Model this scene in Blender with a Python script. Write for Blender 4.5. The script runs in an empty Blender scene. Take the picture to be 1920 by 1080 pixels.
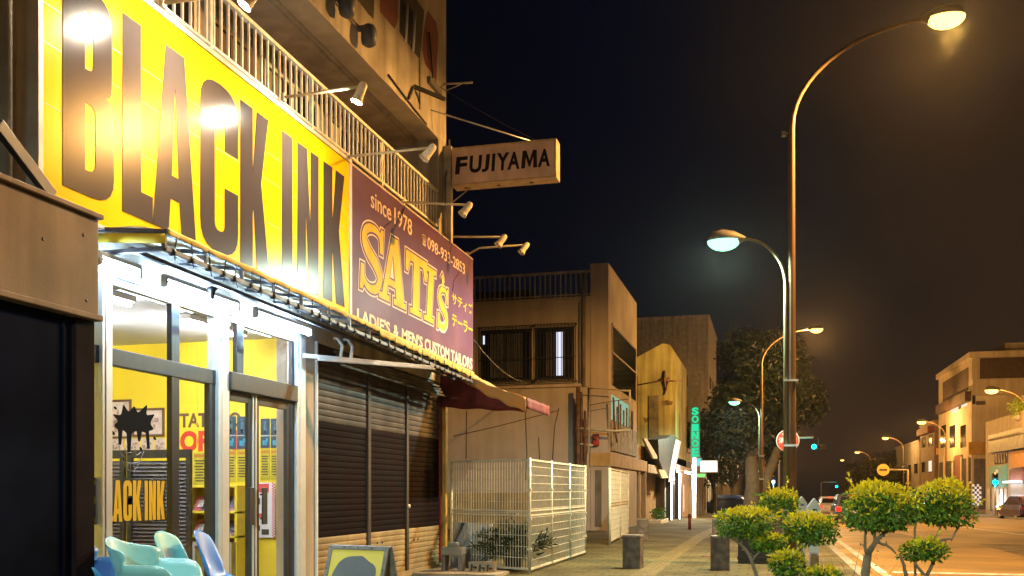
import bpy, math, random
from mathutils import Vector, Matrix
SC = bpy.context.scene
C = SC.collection
RN = random.Random(11)
V = Vector
XA, YA, ZA = V((1, 0, 0)), V((0, 1, 0)), V((0, 0, 1))

# ------------------------------------------------------------------ camera numbers
FP, HZ, EYE = 1800.0, 920.0, 1.25
TH = math.atan(480 / FP)
CT, ST = math.cos(TH), math.sin(TH)

def ray(px, py):
    r = (px - 960) / FP
    return V((r * CT - ST, r * ST + CT, (HZ - py) / FP))
CAM = V((0, 0, EYE))
def onX(px, py, X): d = ray(px, py); return CAM + d * (X / d.x)
def onY(px, py, Y): d = ray(px, py); return CAM + d * (Y / d.y)
def onZ(px, py, z=0): d = ray(px, py); return CAM + d * ((z - EYE) / d.z)
def atd(px, py, dd): return CAM + ray(px, py) * dd
def yX(px, X): return onX(px, 900, X).y
def gz(Y): return -0.011 * max(0.0, Y - 28.0)

# ------------------------------------------------------------------ mesh builder
class MB:
    def __init__(s): s.v = []; s.f = []; s.m = []; s.s = []
    def add(s, vs, fs, m=0, sm=False):
        o = len(s.v); s.v += [V(v) for v in vs]
        for f in fs: s.f.append([i + o for i in f]); s.m.append(m); s.s.append(sm)
        return s
    def box(s, a, b, m=0):
        x0, x1 = sorted((a[0], b[0])); y0, y1 = sorted((a[1], b[1])); z0, z1 = sorted((a[2], b[2]))
        vs = [(x0,y0,z0),(x1,y0,z0),(x1,y1,z0),(x0,y1,z0),(x0,y0,z1),(x1,y0,z1),(x1,y1,z1),(x0,y1,z1)]
        return s.add(vs, [(3,2,1,0),(4,5,6,7),(0,1,5,4),(1,2,6,5),(2,3,7,6),(3,0,4,7)], m)
    def obox(s, c, hx, hy, hz, m=0):
        c, hx, hy, hz = V(c), V(hx), V(hy), V(hz)
        vs = [c + hx*i + hy*j + hz*k for k in (-1, 1) for i, j in ((-1,-1),(1,-1),(1,1),(-1,1))]
        return s.add(vs, [(3,2,1,0),(4,5,6,7),(0,1,5,4),(1,2,6,5),(2,3,7,6),(3,0,4,7)], m)
    def bar(s, p, q, w, h, m=0, up=ZA):
        p, q = V(p), V(q); d = q - p; n = d.normalized()
        if abs(n.dot(up)) > .98: up = XA
        sd = n.cross(up).normalized(); u = sd.cross(n).normalized()
        return s.obox((p + q) / 2, d / 2, sd * w / 2, u * h / 2, m)
    def tube(s, pts, r, seg=8, m=0, cap=True, sm=True):
        pts = [V(p) for p in pts]; n = len(pts)
        rs = r if isinstance(r, (list, tuple)) else [r] * n
        vs = []; ref = None
        for i, p in enumerate(pts):
            t = (pts[min(i+1, n-1)] - pts[max(i-1, 0)]).normalized()
            if ref is None:
                ref = ZA if abs(t.z) < .9 else XA
                ref = (ref - t * ref.dot(t)).normalized()
            else:
                ref = (ref - t * ref.dot(t)).normalized()
            b = t.cross(ref)
            for k in range(seg):
                a = 2 * math.pi * k / seg
                vs.append(p + (ref * math.cos(a) + b * math.sin(a)) * rs[i])
        fs = [(i*seg+k, i*seg+(k+1) % seg, (i+1)*seg+(k+1) % seg, (i+1)*seg+k) for i in range(n-1) for k in range(seg)]
        s.add(vs, fs, m, sm)
        if cap:
            o = len(s.v) - n * seg
            s.f += [[o + k for k in reversed(range(seg))], [o + (n-1)*seg + k for k in range(seg)]]
            s.m += [m, m]; s.s += [False, False]
        return s
    def lathe(s, o, ax, prof, seg=16, m=0, sm=True):
        o, ax = V(o), V(ax).normalized(); e = ax.orthogonal().normalized(); g = ax.cross(e)
        vs = [o + ax*t + (e*math.cos(2*math.pi*k/seg) + g*math.sin(2*math.pi*k/seg))*max(r, 1e-4) for r, t in prof for k in range(seg)]
        n = len(prof)
        fs = [(i*seg+k, i*seg+(k+1) % seg, (i+1)*seg+(k+1) % seg, (i+1)*seg+k) for i in range(n-1) for k in range(seg)]
        return s.add(vs, fs, m, sm)
    def prism(s, poly, n, th, m=0):
        """polygon (3d points) thickened by th along n"""
        poly = [V(p) for p in poly]; n = V(n).normalized() * th; k = len(poly)
        vs = poly + [p + n for p in poly]
        fs = [tuple(reversed(range(k))), tuple(range(k, 2*k))] + [(i, (i+1) % k, k + (i+1) % k, k + i) for i in range(k)]
        return s.add(vs, fs, m)
    def quad(s, a, b, c, d, m=0): return s.add([a, b, c, d], [(0, 1, 2, 3)], m)
    def grid(s, fn, nu, nv, m=0, sm=True):
        vs = [fn(i / nu, j / nv) for j in range(nv + 1) for i in range(nu + 1)]
        fs = [(j*(nu+1)+i, j*(nu+1)+i+1, (j+1)*(nu+1)+i+1, (j+1)*(nu+1)+i) for j in range(nv) for i in range(nu)]
        return s.add(vs, fs, m, sm)

def build(mb, name, mats, parent=None, local=False, bev=0, label=None, solid=0, kind=None, seg=2):
    me = bpy.data.meshes.new(name)
    off = V((0, 0, 0))
    if parent is not None and not local:
        p = parent
        while p is not None: off = off + p.location; p = p.parent
    me.from_pydata([tuple(v - off) for v in mb.v], [], mb.f)
    for m in (mats if isinstance(mats, (list, tuple)) else [mats]): me.materials.append(m)
    me.polygons.foreach_set('material_index', mb.m)
    me.polygons.foreach_set('use_smooth', mb.s)
    me.update()
    o = bpy.data.objects.new(name, me); C.objects.link(o)
    if parent is not None: o.parent = parent
    if solid:
        md = o.modifiers.new('s', 'SOLIDIFY'); md.thickness = solid; md.offset = 0
    if bev:
        md = o.modifiers.new('b', 'BEVEL'); md.width = bev; md.segments = seg; md.limit_method = 'ANGLE'; md.angle_limit = .6
    if label: o['label'] = label
    if kind: o['kind'] = kind
    return o

def tag(o, label, cat, group=None, kind=None):
    o['label'] = label; o['category'] = cat
    if group: o['group'] = group
    if kind: o['kind'] = kind
    return o
def thing(name, label, cat, loc, group=None, rz=0):
    o = bpy.data.objects.new(name, None); C.objects.link(o)
    o.empty_display_size = .2; o.location = V(loc); o.rotation_euler = (0, 0, rz)
    return tag(o, label, cat, group)
def copy_thing(o, loc, rz=None, label=None):
    r = o.copy(); C.objects.link(r); r.location = V(loc)
    if rz is not None: r.rotation_euler = (0, 0, rz)
    if label: r['label'] = label
    for ch in list(o.children):
        c = ch.copy(); C.objects.link(c); c.parent = r
        for g in list(ch.children):
            d = g.copy(); C.objects.link(d); d.parent = c
    return r
def lamp(kind, name, parent, loc, power, col, size=.1, rot=None, spot=None, blend=.6, spec=1.):
    l = bpy.data.lights.new(name, kind); l.energy = power; l.color = col; l.specular_factor = spec
    if kind in ('POINT', 'SPOT'): l.shadow_soft_size = size
    if kind == 'SPOT': l.spot_size = spot; l.spot_blend = blend
    o = bpy.data.objects.new(name, l); C.objects.link(o)
    off = V((0, 0, 0)); p = parent
    while p is not None: off = off + p.location; p = p.parent
    o.parent = parent; o.location = V(loc) - off
    if rot is not None: o.rotation_euler = V(rot).to_track_quat('-Z', 'Y').to_euler()
    return o

# ------------------------------------------------------------------ materials
def pm(name, col, rough=.6, metal=0., var=.18, scale=3., bump=0., bscale=60., streak=0., dirt=None, coat=0., spec=.5, trans=0.):
    m = bpy.data.materials.new(name); m.use_nodes = True
    nt = m.node_tree; N = nt.nodes; L = nt.links
    b = N['Principled BSDF']; b.inputs['Roughness'].default_value = rough
    b.inputs['Metallic'].default_value = metal; b.inputs['Specular IOR Level'].default_value = spec
    b.inputs['Coat Weight'].default_value = coat; b.inputs['Coat Roughness'].default_value = .08
    c = (*col, 1)
    b.inputs['Base Color'].default_value = c
    m.diffuse_color = c
    if trans:
        b.inputs['Transmission Weight'].default_value = trans
    if not (var or bump or streak): return m
    tc = N.new('ShaderNodeTexCoord')
    last = None
    if var:
        nz = N.new('ShaderNodeTexNoise'); nz.inputs['Scale'].default_value = scale; nz.inputs['Detail'].default_value = 6
        L.new(tc.outputs['Object'], nz.inputs['Vector'])
        rp = N.new('ShaderNodeValToRGB'); rp.color_ramp.elements[0].position = .3; rp.color_ramp.elements[1].position = .7
        d = dirt or tuple(x * (1 - var * 1.6) for x in col)
        rp.color_ramp.elements[0].color = (*d, 1)
        rp.color_ramp.elements[1].color = (*[min(1, x * (1 + var * .6)) for x in col], 1)
        L.new(nz.outputs['Fac'], rp.inputs['Fac']); last = rp.outputs['Color']
        rr = N.new('ShaderNodeMapRange'); rr.inputs['To Min'].default_value = min(1, rough * 1.25); rr.inputs['To Max'].default_value = rough * .8
        L.new(nz.outputs['Fac'], rr.inputs['Value']); L.new(rr.outputs['Result'], b.inputs['Roughness'])
    if streak:
        mp = N.new('ShaderNodeMapping'); mp.inputs['Scale'].default_value = (2.2, 2.2, .16)
        L.new(tc.outputs['Object'], mp.inputs['Vector'])
        n2 = N.new('ShaderNodeTexNoise'); n2.inputs['Scale'].default_value = 1.6; n2.inputs['Detail'].default_value = 8
        L.new(mp.outputs['Vector'], n2.inputs['Vector'])
        r2 = N.new('ShaderNodeValToRGB'); r2.color_ramp.elements[0].position = .34; r2.color_ramp.elements[1].position = .62
        k = 1 - streak
        r2.color_ramp.elements[0].color = (k, k * .96, k * .9, 1); r2.color_ramp.elements[1].color = (1, 1, 1, 1)
        L.new(n2.outputs['Fac'], r2.inputs['Fac'])
        mx = N.new('ShaderNodeMix'); mx.data_type = 'RGBA'; mx.blend_type = 'MULTIPLY'; mx.inputs['Factor'].default_value = 1
        if last: L.new(last, mx.inputs['A'])
        else: mx.inputs['A'].default_value = c
        L.new(r2.outputs['Color'], mx.inputs['B']); last = mx.outputs['Result']
    if last: L.new(last, b.inputs['Base Color'])
    if bump:
        n3 = N.new('ShaderNodeTexNoise'); n3.inputs['Scale'].default_value = bscale; n3.inputs['Detail'].default_value = 4
        L.new(tc.outputs['Object'], n3.inputs['Vector'])
        bp = N.new('ShaderNodeBump'); bp.inputs['Strength'].default_value = bump; bp.inputs['Distance'].default_value = .02
        L.new(n3.outputs['Fac'], bp.inputs['Height']); L.new(bp.outputs['Normal'], b.inputs['Normal'])
    return m

def em(name, col, s):
    m = bpy.data.materials.new(name); m.use_nodes = True
    nt = m.node_tree; nt.nodes.clear()
    e = nt.nodes.new('ShaderNodeEmission'); e.inputs['Color'].default_value = (*col, 1); e.inputs['Strength'].default_value = s
    o = nt.nodes.new('ShaderNodeOutputMaterial'); nt.links.new(e.outputs[0], o.inputs[0])
    return m
def glassy(name, tint=(.93, .96, .95), refl=1.0):
    m = bpy.data.materials.new(name); m.use_nodes = True
    nt = m.node_tree; nt.nodes.clear(); N = nt.nodes; L = nt.links
    t = N.new('ShaderNodeBsdfTransparent'); t.inputs['Color'].default_value = (*tint, 1)
    g = N.new('ShaderNodeBsdfGlossy'); g.inputs['Roughness'].default_value = .015; g.inputs['Color'].default_value = (refl, refl, refl, 1)
    lw = N.new('ShaderNodeLayerWeight'); lw.inputs['Blend'].default_value = .5
    pw = N.new('ShaderNodeMath'); pw.operation = 'POWER'; pw.inputs[1].default_value = 4.5; L.new(lw.outputs['Facing'], pw.inputs[0])
    f = N.new('ShaderNodeMapRange'); f.inputs['To Min'].default_value = .045; f.inputs['To Max'].default_value = .95; L.new(pw.outputs[0], f.inputs['Value'])
    x = N.new('ShaderNodeMixShader'); o = N.new('ShaderNodeOutputMaterial')
    L.new(f.outputs[0], x.inputs['Fac']); L.new(t.outputs[0], x.inputs[1]); L.new(g.outputs[0], x.inputs[2]); L.new(x.outputs[0], o.inputs[0])
    return m
def leafmat(name, col, var=.35, rough=.45, translucent=.25):
    m = bpy.data.materials.new(name); m.use_nodes = True
    nt = m.node_tree; N = nt.nodes; L = nt.links; b = N['Principled BSDF']
    b.inputs['Roughness'].default_value = rough
    g = N.new('ShaderNodeNewGeometry')
    hv = N.new('ShaderNodeHueSaturation'); hv.inputs['Color'].default_value = (*col, 1)
    mr = N.new('ShaderNodeMapRange'); mr.inputs['To Min'].default_value = 1 - var; mr.inputs['To Max'].default_value = 1 + var
    L.new(g.outputs['Random Per Island'], mr.inputs['Value']); L.new(mr.outputs['Result'], hv.inputs['Value'])
    L.new(hv.outputs['Color'], b.inputs['Base Color'])
    tr = N.new('ShaderNodeBsdfTranslucent'); L.new(hv.outputs['Color'], tr.inputs['Color'])
    x = N.new('ShaderNodeMixShader'); x.inputs['Fac'].default_value = translucent
    L.new(b.outputs[0], x.inputs[1]); L.new(tr.outputs[0], x.inputs[2]); L.new(x.outputs[0], N['Material Output'].inputs['Surface'])
    return m

# ------------------------------------------------------------------ flat shapes and lettering
def area2(p): return sum(p[i][0]*p[(i+1) % len(p)][1] - p[(i+1) % len(p)][0]*p[i][1] for i in range(len(p)))
def offset(p, d):
    """grow a polygon (list of 2d points) by d"""
    if area2(p) < 0: p = p[::-1]
    out = []; n = len(p)
    for i in range(n):
        a, b, c = p[i-1], p[i], p[(i+1) % n]
        e1 = V((b[0]-a[0], b[1]-a[1])); e2 = V((c[0]-b[0], c[1]-b[1]))
        if e1.length < 1e-9 or e2.length < 1e-9: continue
        n1 = V((e1.y, -e1.x)).normalized(); n2 = V((e2.y, -e2.x)).normalized()
        h = n1 + n2
        if h.length < .2: h = n1
        h.normalize(); k = d / max(.55, h.dot(n1))
        out.append((b[0] + h.x*k, b[1] + h.y*k))
    return out
def rp(pts, q=5):
    """polygon with optional corner radii: (x, y) or (x, y, ra, rb)"""
    out = []; n = len(pts)
    for i in range(n):
        P = pts[i]
        if len(P) == 2: out.append(P[:2]); continue
        A, B = V(pts[i-1][:2]), V(pts[(i+1) % n][:2]); p = V(P[:2]); rb = P[3] if len(P) > 3 else P[2]
        s = p + (A - p).normalized() * P[2]; e = p + (B - p).normalized() * rb
        for k in range(q + 1):
            t = k / q; z = s*(1-t)**2 + p*2*t*(1-t) + e*t*t
            out.append((z.x, z.y))
    return out
def fill2d(polys, ext):
    cu = bpy.data.curves.new('c', 'CURVE'); cu.dimensions = '2D'; cu.fill_mode = 'BOTH'; cu.extrude = ext / 2
    for p in polys:
        sp = cu.splines.new('POLY'); sp.points.add(len(p) - 1); sp.use_cyclic_u = True
        for i, q in enumerate(p): sp.points[i].co = (q[0], q[1], 0, 1)
    return _conv(cu)
def _conv(cu):
    ob = bpy.data.objects.new('c', cu); C.objects.link(ob)
    me = bpy.data.meshes.new_from_object(ob.evaluated_get(bpy.context.evaluated_depsgraph_get()))
    vs = [v.co.copy() for v in me.vertices]; fs = [tuple(p.vertices) for p in me.polygons]
    bpy.data.objects.remove(ob); bpy.data.curves.remove(cu); bpy.data.meshes.remove(me)
    return vs, fs
def text2d(body, ext, off=0., shear=0., spacing=1.):
    cu = bpy.data.curves.new('t', 'FONT'); cu.body = body; cu.extrude = ext / 2; cu.offset = off; cu.shear = shear; cu.space_character = spacing
    cu.resolution_u = 4
    return _conv(cu)
class Frame:
    def __init__(s, O, U, Vv): s.O, s.U, s.V = V(O), V(U), V(Vv); s.N = s.U.cross(s.V)
    def p(s, x, y, z=0): return s.O + s.U*x + s.V*y + s.N*z
def put(mb, vf, fr, x=0, y=0, z=0, sx=1, sy=1, m=0):
    mb.add([fr.p(x + v[0]*sx, y + v[1]*sy, z + v[2]) for v in vf[0]], vf[1], m)
def putfit(mb, vf, fr, x0, y0, x1, y1, z=0, m=0):
    xs = [v[0] for v in vf[0]]; ys = [v[1] for v in vf[0]]
    ax, bx, ay, by = min(xs), max(xs), min(ys), max(ys)
    kx, ky = (x1-x0)/(bx-ax), (y1-y0)/(by-ay)
    mb.add([fr.p(x0 + (v[0]-ax)*kx, y0 + (v[1]-ay)*ky, z + v[2]) for v in vf[0]], vf[1], m)
def poly(mb, polys, fr, th, z=0, m=0):
    put(mb, fill2d(polys, th), fr, z=z + th/2, m=m)

# condensed poster capitals in a box 1 high; w = width, t = stem
def g_B(w, t):
    o = rp([(0, 0), (w, 0, w*.45, .13), (w, .50, .08, w*.1), (w*.84, .515), (w*.96, .53, w*.08, .08), (w*.96, 1, .13, w*.45), (0, 1)])
    return [o, rp([(t, .12), (w-t*.9, .12, .05, .05), (w-t*.9, .44, .05, .05), (t, .44)], 3), rp([(t, .6), (w*.96-t*.9, .6, .04, .04), (w*.96-t*.9, .88, .04, .04), (t, .88)], 3)]
def g_L(w, t): return [[(0, 0), (w, 0), (w, .14), (t, .14), (t, 1), (0, 1)]]
def g_A(w, t):
    return [[(0, 0), (t*.92, 0), (t*1.05, .18), (w-t*1.05, .18), (w-t*.92, 0), (w, 0), (w*.72, 1), (w*.28, 1)], [(t*1.12, .31), (w-t*1.12, .31), (w*.5, .80)]]
def g_C(w, t):
    return [rp([(0, 0, .16, w*.48), (w, 0, w*.48, .16), (w, .40), (w-t, .40), (w-t, .13, .05, w*.12), (t, .13, w*.12, .05), (t, .87, .05, w*.12), (w-t, .87, w*.12, .05), (w-t, .62), (w, .62), (w, 1, .16, w*.48), (0, 1, w*.48, .16)])]
def g_K(w, t):
    return [[(0, 0), (t, 0), (t, .34), (t+.02*w, .38), (w-t*1.02, 0), (w, 0), (w*.72, .56), (w*.98, 1), (w-t*1.05, 1), (t, .60), (t, 1), (0, 1)]]
def g_I(w, t): return [[(0, 0), (w, 0), (w, 1), (0, 1)]]
def g_N(w, t): return [[(0, 0), (t*.86, 0), (t*.86, .56), (w-t*.98, 0), (w, 0), (w, 1), (w-t*.86, 1), (w-t*.86, .46), (t*.98, 1), (0, 1)]]
GL = dict(B=g_B, L=g_L, A=g_A, C=g_C, K=g_K, I=g_I, N=g_N)

# drawn slab capitals
def stroke(pts, ws):
    """centre line (catmull-rom) with widths -> outline"""
    P = [V(p) for p in pts]; cl = []; cw = []
    for i in range(len(P)-1):
        a, b, c, d = P[max(i-1, 0)], P[i], P[i+1], P[min(i+2, len(P)-1)]
        for k in range(6):
            t = k/6; cl.append(.5*((2*b) + (c-a)*t + (2*a-5*b+4*c-d)*t*t + (3*b-a-3*c+d)*t**3)); cw.append(ws[i]*(1-t)+ws[i+1]*t)
    cl.append(P[-1]); cw.append(ws[-1])
    l, r = [], []
    for i, p in enumerate(cl):
        t = (cl[min(i+1, len(cl)-1)] - cl[max(i-1, 0)]).normalized(); n = V((-t.y, t.x))
        l.append(tuple(p + n*cw[i]/2)); r.append(tuple(p - n*cw[i]/2))
    return l + r[::-1]
def s_S(w):
    s = stroke([(w*.86, .70), (w*.74, .90), (w*.46, .94), (w*.2, .86), (w*.16, .70), (w*.36, .56), (w*.66, .44), (w*.84, .28), (w*.74, .11), (w*.48, .06), (w*.24, .12), (w*.12, .30)],
               [.05, .09, .11, .14, .17, .19, .19, .17, .14, .11, .09, .05])
    return [[s], [[(w*.80, .64), (w*.92, .64), (w*.92, 1.0), (w*.82, 1.0), (w*.76, .9)]], [[(w*.06, .36), (w*.18, .36), (w*.22, .1), (w*.16, 0), (w*.06, 0)]]]
def s_A(w):
    o = [(0, 0), (w*.38, 0), (w*.38, .09), (w*.29, .09), (w*.33, .25), (w*.6, .25), (w*.63, .09), (w*.54, .09), (w*.54, 0), (w, 0), (w, .09), (w*.92, .09), (w*.66, 1), (w*.42, 1), (w*.12, .09), (0, .09)]
    return [[o, [(w*.36, .35), (w*.57, .35), (w*.48, .74)]]]
def s_T(w): return [[[(w*.24, 0), (w*.76, 0), (w*.76, .09), (w*.64, .09), (w*.64, .86), (w*.80, .86), (w*.9, .66), (w, .66), (w, 1), (0, 1), (0, .66), (w*.1, .66), (w*.2, .86), (w*.36, .86), (w*.36, .09), (w*.24, .09)]]]
def s_I(w): return [[[(0, 0), (w, 0), (w, .09), (w*.76, .09), (w*.76, .91), (w, .91), (w, 1), (0, 1), (0, .91), (w*.24, .91), (w*.24, .09), (0, .09)]]]
def s_q(w): return [[stroke([(w*.5, 1.0), (w*.72, .88), (w*.6, .7), (w*.1, .55)], [.16, .2, .14, .03])]]
# ------------------------------------------------------------------ shared materials
M = {}
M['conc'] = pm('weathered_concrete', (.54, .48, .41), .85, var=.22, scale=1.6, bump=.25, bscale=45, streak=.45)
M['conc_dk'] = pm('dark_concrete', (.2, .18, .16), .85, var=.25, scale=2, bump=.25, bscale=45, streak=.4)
M['plaster'] = pm('cream_plaster', (.5, .42, .33), .8, var=.12, scale=1.1, bump=.15, bscale=60, streak=.3)
M['tan'] = pm('tan_render', (.46, .40, .37), .88, var=.14, scale=.7, bump=.2, bscale=30, streak=.12, spec=.2)
M['white_paint'] = pm('white_paint', (.74, .72, .68), .45, var=.1, scale=5)
M['steel'] = pm('brushed_steel', (.62, .64, .66), .35, .55, var=.08, scale=8)
M['alu'] = pm('silver_aluminium', (.70, .72, .74), .38, .35, var=.06, scale=8)
M['dark_alu'] = pm('dark_bronze_aluminium', (.035, .036, .042), .35, .3, var=.15, scale=8)
M['black'] = pm('black_metal', (.02, .02, .022), .45, .2, var=.2, scale=6)
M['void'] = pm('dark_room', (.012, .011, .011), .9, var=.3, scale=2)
M['darkglass'] = pm('dark_window_glass', (.012, .013, .016), .08, var=0)
M['glass'] = glassy('shop_glass')
M['rust'] = pm('rusty_brown_steel', (.16, .085, .05), .75, .2, var=.4, scale=6, bump=.2)
M['cream_metal'] = pm('cream_painted_steel', (.62, .56, .42), .5, .1, var=.2, scale=7)

# ------------------------------------------------------------------ setting
def ground_strip(x0, x1, ys, dz, name, mat, kind='structure'):
    mb = MB()
    for a, b in zip(ys[:-1], ys[1:]):
        mb.quad((x0, a, gz(a)+dz), (x1, a, gz(a)+dz), (x1, b, gz(b)+dz), (x0, b, gz(b)+dz))
    o = build(mb, name, mat); o['kind'] = kind; return o
YS = [-60, 0, 28, 60, 120, 300, 900]
def paving_mat():
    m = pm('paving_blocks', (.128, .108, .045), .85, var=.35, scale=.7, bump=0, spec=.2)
    nt = m.node_tree; N = nt.nodes; L = nt.links; b = N['Principled BSDF']
    src = b.inputs['Base Color'].links[0].from_socket
    tc = N.new('ShaderNodeTexCoord'); br = N.new('ShaderNodeTexBrick')
    br.inputs['Scale'].default_value = 1; br.inputs['Brick Width'].default_value = .3; br.inputs['Row Height'].default_value = .3
    br.inputs['Mortar Size'].default_value = .012; br.inputs['Color1'].default_value = (1, 1, 1, 1); br.inputs['Color2'].default_value = (.72, .7, .66, 1); br.inputs['Mortar'].default_value = (.35, .33, .3, 1)
    L.new(tc.outputs['Object'], br.inputs['Vector'])
    mx = N.new('ShaderNodeMix'); mx.data_type = 'RGBA'; mx.blend_type = 'MULTIPLY'; mx.inputs['Factor'].default_value = .8
    L.new(src, mx.inputs['A']); L.new(br.outputs['Color'], mx.inputs['B']); L.new(mx.outputs['Result'], b.inputs['Base Color'])
    bp = N.new('ShaderNodeBump'); bp.inputs['Strength'].default_value = .5; bp.inputs['Distance'].default_value = .01
    L.new(br.outputs['Fac'], bp.inputs['Height']); bp.invert = True; L.new(bp.outputs['Normal'], b.inputs['Normal'])
    return m
M['paving'] = paving_mat()
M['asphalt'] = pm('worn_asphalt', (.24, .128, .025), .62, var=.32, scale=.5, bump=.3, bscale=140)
M['earth'] = pm('bare_ground', (.12, .1, .07), .95, var=.3, scale=2, bump=.5, bscale=30)
M['kerbstone'] = pm('kerb_concrete', (.28, .25, .19), .8, var=.2, scale=3, bump=.2)
M['line'] = pm('worn_white_line', (.55, .53, .48), .7, var=.35, scale=6)
M['tactile'] = pm('yellow_tactile_paving', (.135, .10, .026), .75, var=.2, scale=4, bump=.2)
KX, RX = 1.45, 15.0        # kerb lines
ground_strip(-400, 400, [-120, 0, 28, 60, 120, 300, 900], -.165, 'ground', M['earth'])
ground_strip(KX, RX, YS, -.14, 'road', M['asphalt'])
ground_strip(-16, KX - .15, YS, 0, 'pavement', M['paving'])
ground_strip(RX + .15, 60, YS, 0, 'far_pavement', M['paving'])
for nm, x0 in (('kerb', KX - .15), ('far_kerb', RX)):
    mb = MB()
    for a, b in zip(YS[:-1], YS[1:]):
        z0, z1 = gz(a), gz(b); x1 = x0 + .15
        mb.add([(x0,a,z0-.2),(x1,a,z0-.2),(x1,b,z1-.2),(x0,b,z1-.2),(x0,a,z0+.004),(x1,a,z0+.004),(x1,b,z1+.004),(x0,b,z1+.004)],
               [(3,2,1,0),(4,5,6,7),(0,1,5,4),(1,2,6,5),(2,3,7,6),(3,0,4,7)])
    o = build(mb, nm, M['kerbstone']); o['kind'] = 'structure'
ground_strip(KX + .35, KX + .5, YS, -.135, 'edge_line', M['line'])
ground_strip(8.1, 8.25, YS, -.135, 'centre_line', M['line'])
ground_strip(RX - .6, RX - .45, YS, -.135, 'edge_line_far', M['line'])
RPAT = pm('dark_asphalt_patch', (.12, .07, .02), .7, var=.35, scale=2, bump=.3, bscale=120)
for x0, y0, x1, y1 in ((2.6, 9.5, 4.1, 13.2), (5.2, 19.0, 6.4, 27.5), (9.5, 11.0, 12.5, 12.1), (3.2, 31.0, 4.4, 40.0)):
    rpt = MB().add([(x0, y0, gz(y0) - .1375), (x1, y0 + .1, gz(y0 + .1) - .1375), (x1 - .08, y1, gz(y1) - .1375), (x0 + .06, y1 - .15, gz(y1 - .15) - .1375)], [(0, 1, 2, 3)])
    o = build(rpt, 'road_patch', RPAT); o['kind'] = 'structure'
mb = MB(); mb.quad((KX+.6, 17.3, -.1355), (RX-.8, 17.3, -.1355), (RX-.8, 17.6, -.1355), (KX+.6, 17.6, -.1355))
o = build(mb, 'stop_line', M['line']); o['kind'] = 'structure'
mb = MB()                                                        # guiding strip: four raised ribs per row
for a, b in zip([2, 28, 60], [28, 60, 75]):
    mb.add([(-1.95,a,gz(a)+.004),(-1.6,a,gz(a)+.004),(-1.6,b,gz(b)+.004),(-1.95,b,gz(b)+.004)], [(0,1,2,3)])
    for k in range(4):
        x = -1.915 + k*.085
        mb.add([(x,a,gz(a)+.004),(x+.035,a,gz(a)+.004),(x+.035,b,gz(b)+.004),(x,b,gz(b)+.004),(x+.005,a,gz(a)+.011),(x+.03,a,gz(a)+.011),(x+.03,b,gz(b)+.011),(x+.005,b,gz(b)+.011)],
               [(4,5,6,7),(0,1,5,4),(1,2,6,5),(2,3,7,6),(3,0,4,7)])
o = build(mb, 'tactile_path', M['tactile']); o['kind'] = 'structure'

# ------------------------------------------------------------------ near neighbour: brown fascia over a dark shopfront
NX = -4.4
M['fascia'] = pm('brown_fascia_board', (.27, .17, .105), .6, var=.25, scale=1.6, bump=.08, bscale=70, streak=.4, spec=.3)
M['navy'] = pm('navy_black_panel', (.004, .007, .024), .8, var=.4, scale=1.5, spec=.03)
yN = yX(185, NX)
T = thing('neighbour_shop', 'dark closed shop with a brown fascia board, jutting out beside the yellow shop', 'building', (NX, yN, 0))
build(MB().box((NX - .22, -3, 2.44), (NX, yN, 3.09)), 'fascia', M['fascia'], T, bev=.008)
for yy in (4.0, 5.0): build(MB().box((NX, yN - 6 + yy, 2.445), (NX + .0015, yN - 6 + yy + .008, 3.085)), 'board_joint', M['black'], T)
for yy, z in ((.52, 2.83), (.9, 2.6), (.15, 2.95), (.12, 2.52)): build(MB().lathe((NX, yN - yy, z), XA, [(.012, 0), (.012, .002), (.001, .003)], 8), 'screw', M['black'], T)
build(MB().box((NX - .25, -3, 3.09), (NX + .035, yN + .012, 3.125)).box((NX - .22, -3, 2.40), (NX + .03, yN + .012, 2.44)), 'fascia_trim', M['fascia'], T, bev=.006)
mb = MB(); mb.box((NX - .25, -3, .0), (NX - .06, yN - .19, 2.40))
for k in range(9): mb.box((NX - .06, yN - .28 - k*.62, .0), (NX - .045, yN - .27 - k*.62, 2.40))
build(mb, 'shop_front', M['navy'], T)
build(MB().box((NX - .25, yN - .19, 0), (NX - .03, yN, 2.40)), 'end_post', pm('brown_post', (.014, .009, .012), .8, spec=.05), T, bev=.008)
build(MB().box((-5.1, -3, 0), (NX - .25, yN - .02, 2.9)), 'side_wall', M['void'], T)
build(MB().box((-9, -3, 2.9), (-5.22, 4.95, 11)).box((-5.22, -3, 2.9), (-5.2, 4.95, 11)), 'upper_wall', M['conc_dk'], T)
y0, y1 = yX(20, -5.12), yX(50, -5.12)
build(MB().box((-5.6, y0, 2.9), (-5.12, y1, 11)), 'pilaster', pm('lamplit_pilaster', (.62, .52, .42), .85, var=.2, streak=.4), T, bev=.02)  # tan pilaster made paler, lamplight put into the colour
build(MB().box((-5.5, y1 + .002, 2.9), (-5.14, yX(68, -5.14), 11)), 'side_pilaster', pm('brown_render', (.2, .14, .1), .8, var=.2, streak=.3), T, bev=.015)
build(MB().tube([(-5.08, yX(8, -5.08), 2.9), (-5.08, yX(8, -5.08), 11)], .05, 10), 'drain_pipe', M['conc_dk'], T)
build(MB().bar(onX(-6, 232, -4.75), onX(97, 368, -4.75), .05, .09), 'brace', M['black'], T, bev=.006)

# ------------------------------------------------------------------ main building
WX, SX = -5.1, -5.0
YL, YR, YP = 5.78, 14.95, yX(655, SX)
B = thing('shop_building', 'weathered concrete three storey block with a lit shop and closed shutters', 'building', (WX, 10.4, 0))
yA, yB = yX(205, WX), yX(555, WX)       # glazed front
yE = yX(592, WX)                         # pier end, shutters begin
yPole = yX(828, WX)
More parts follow.
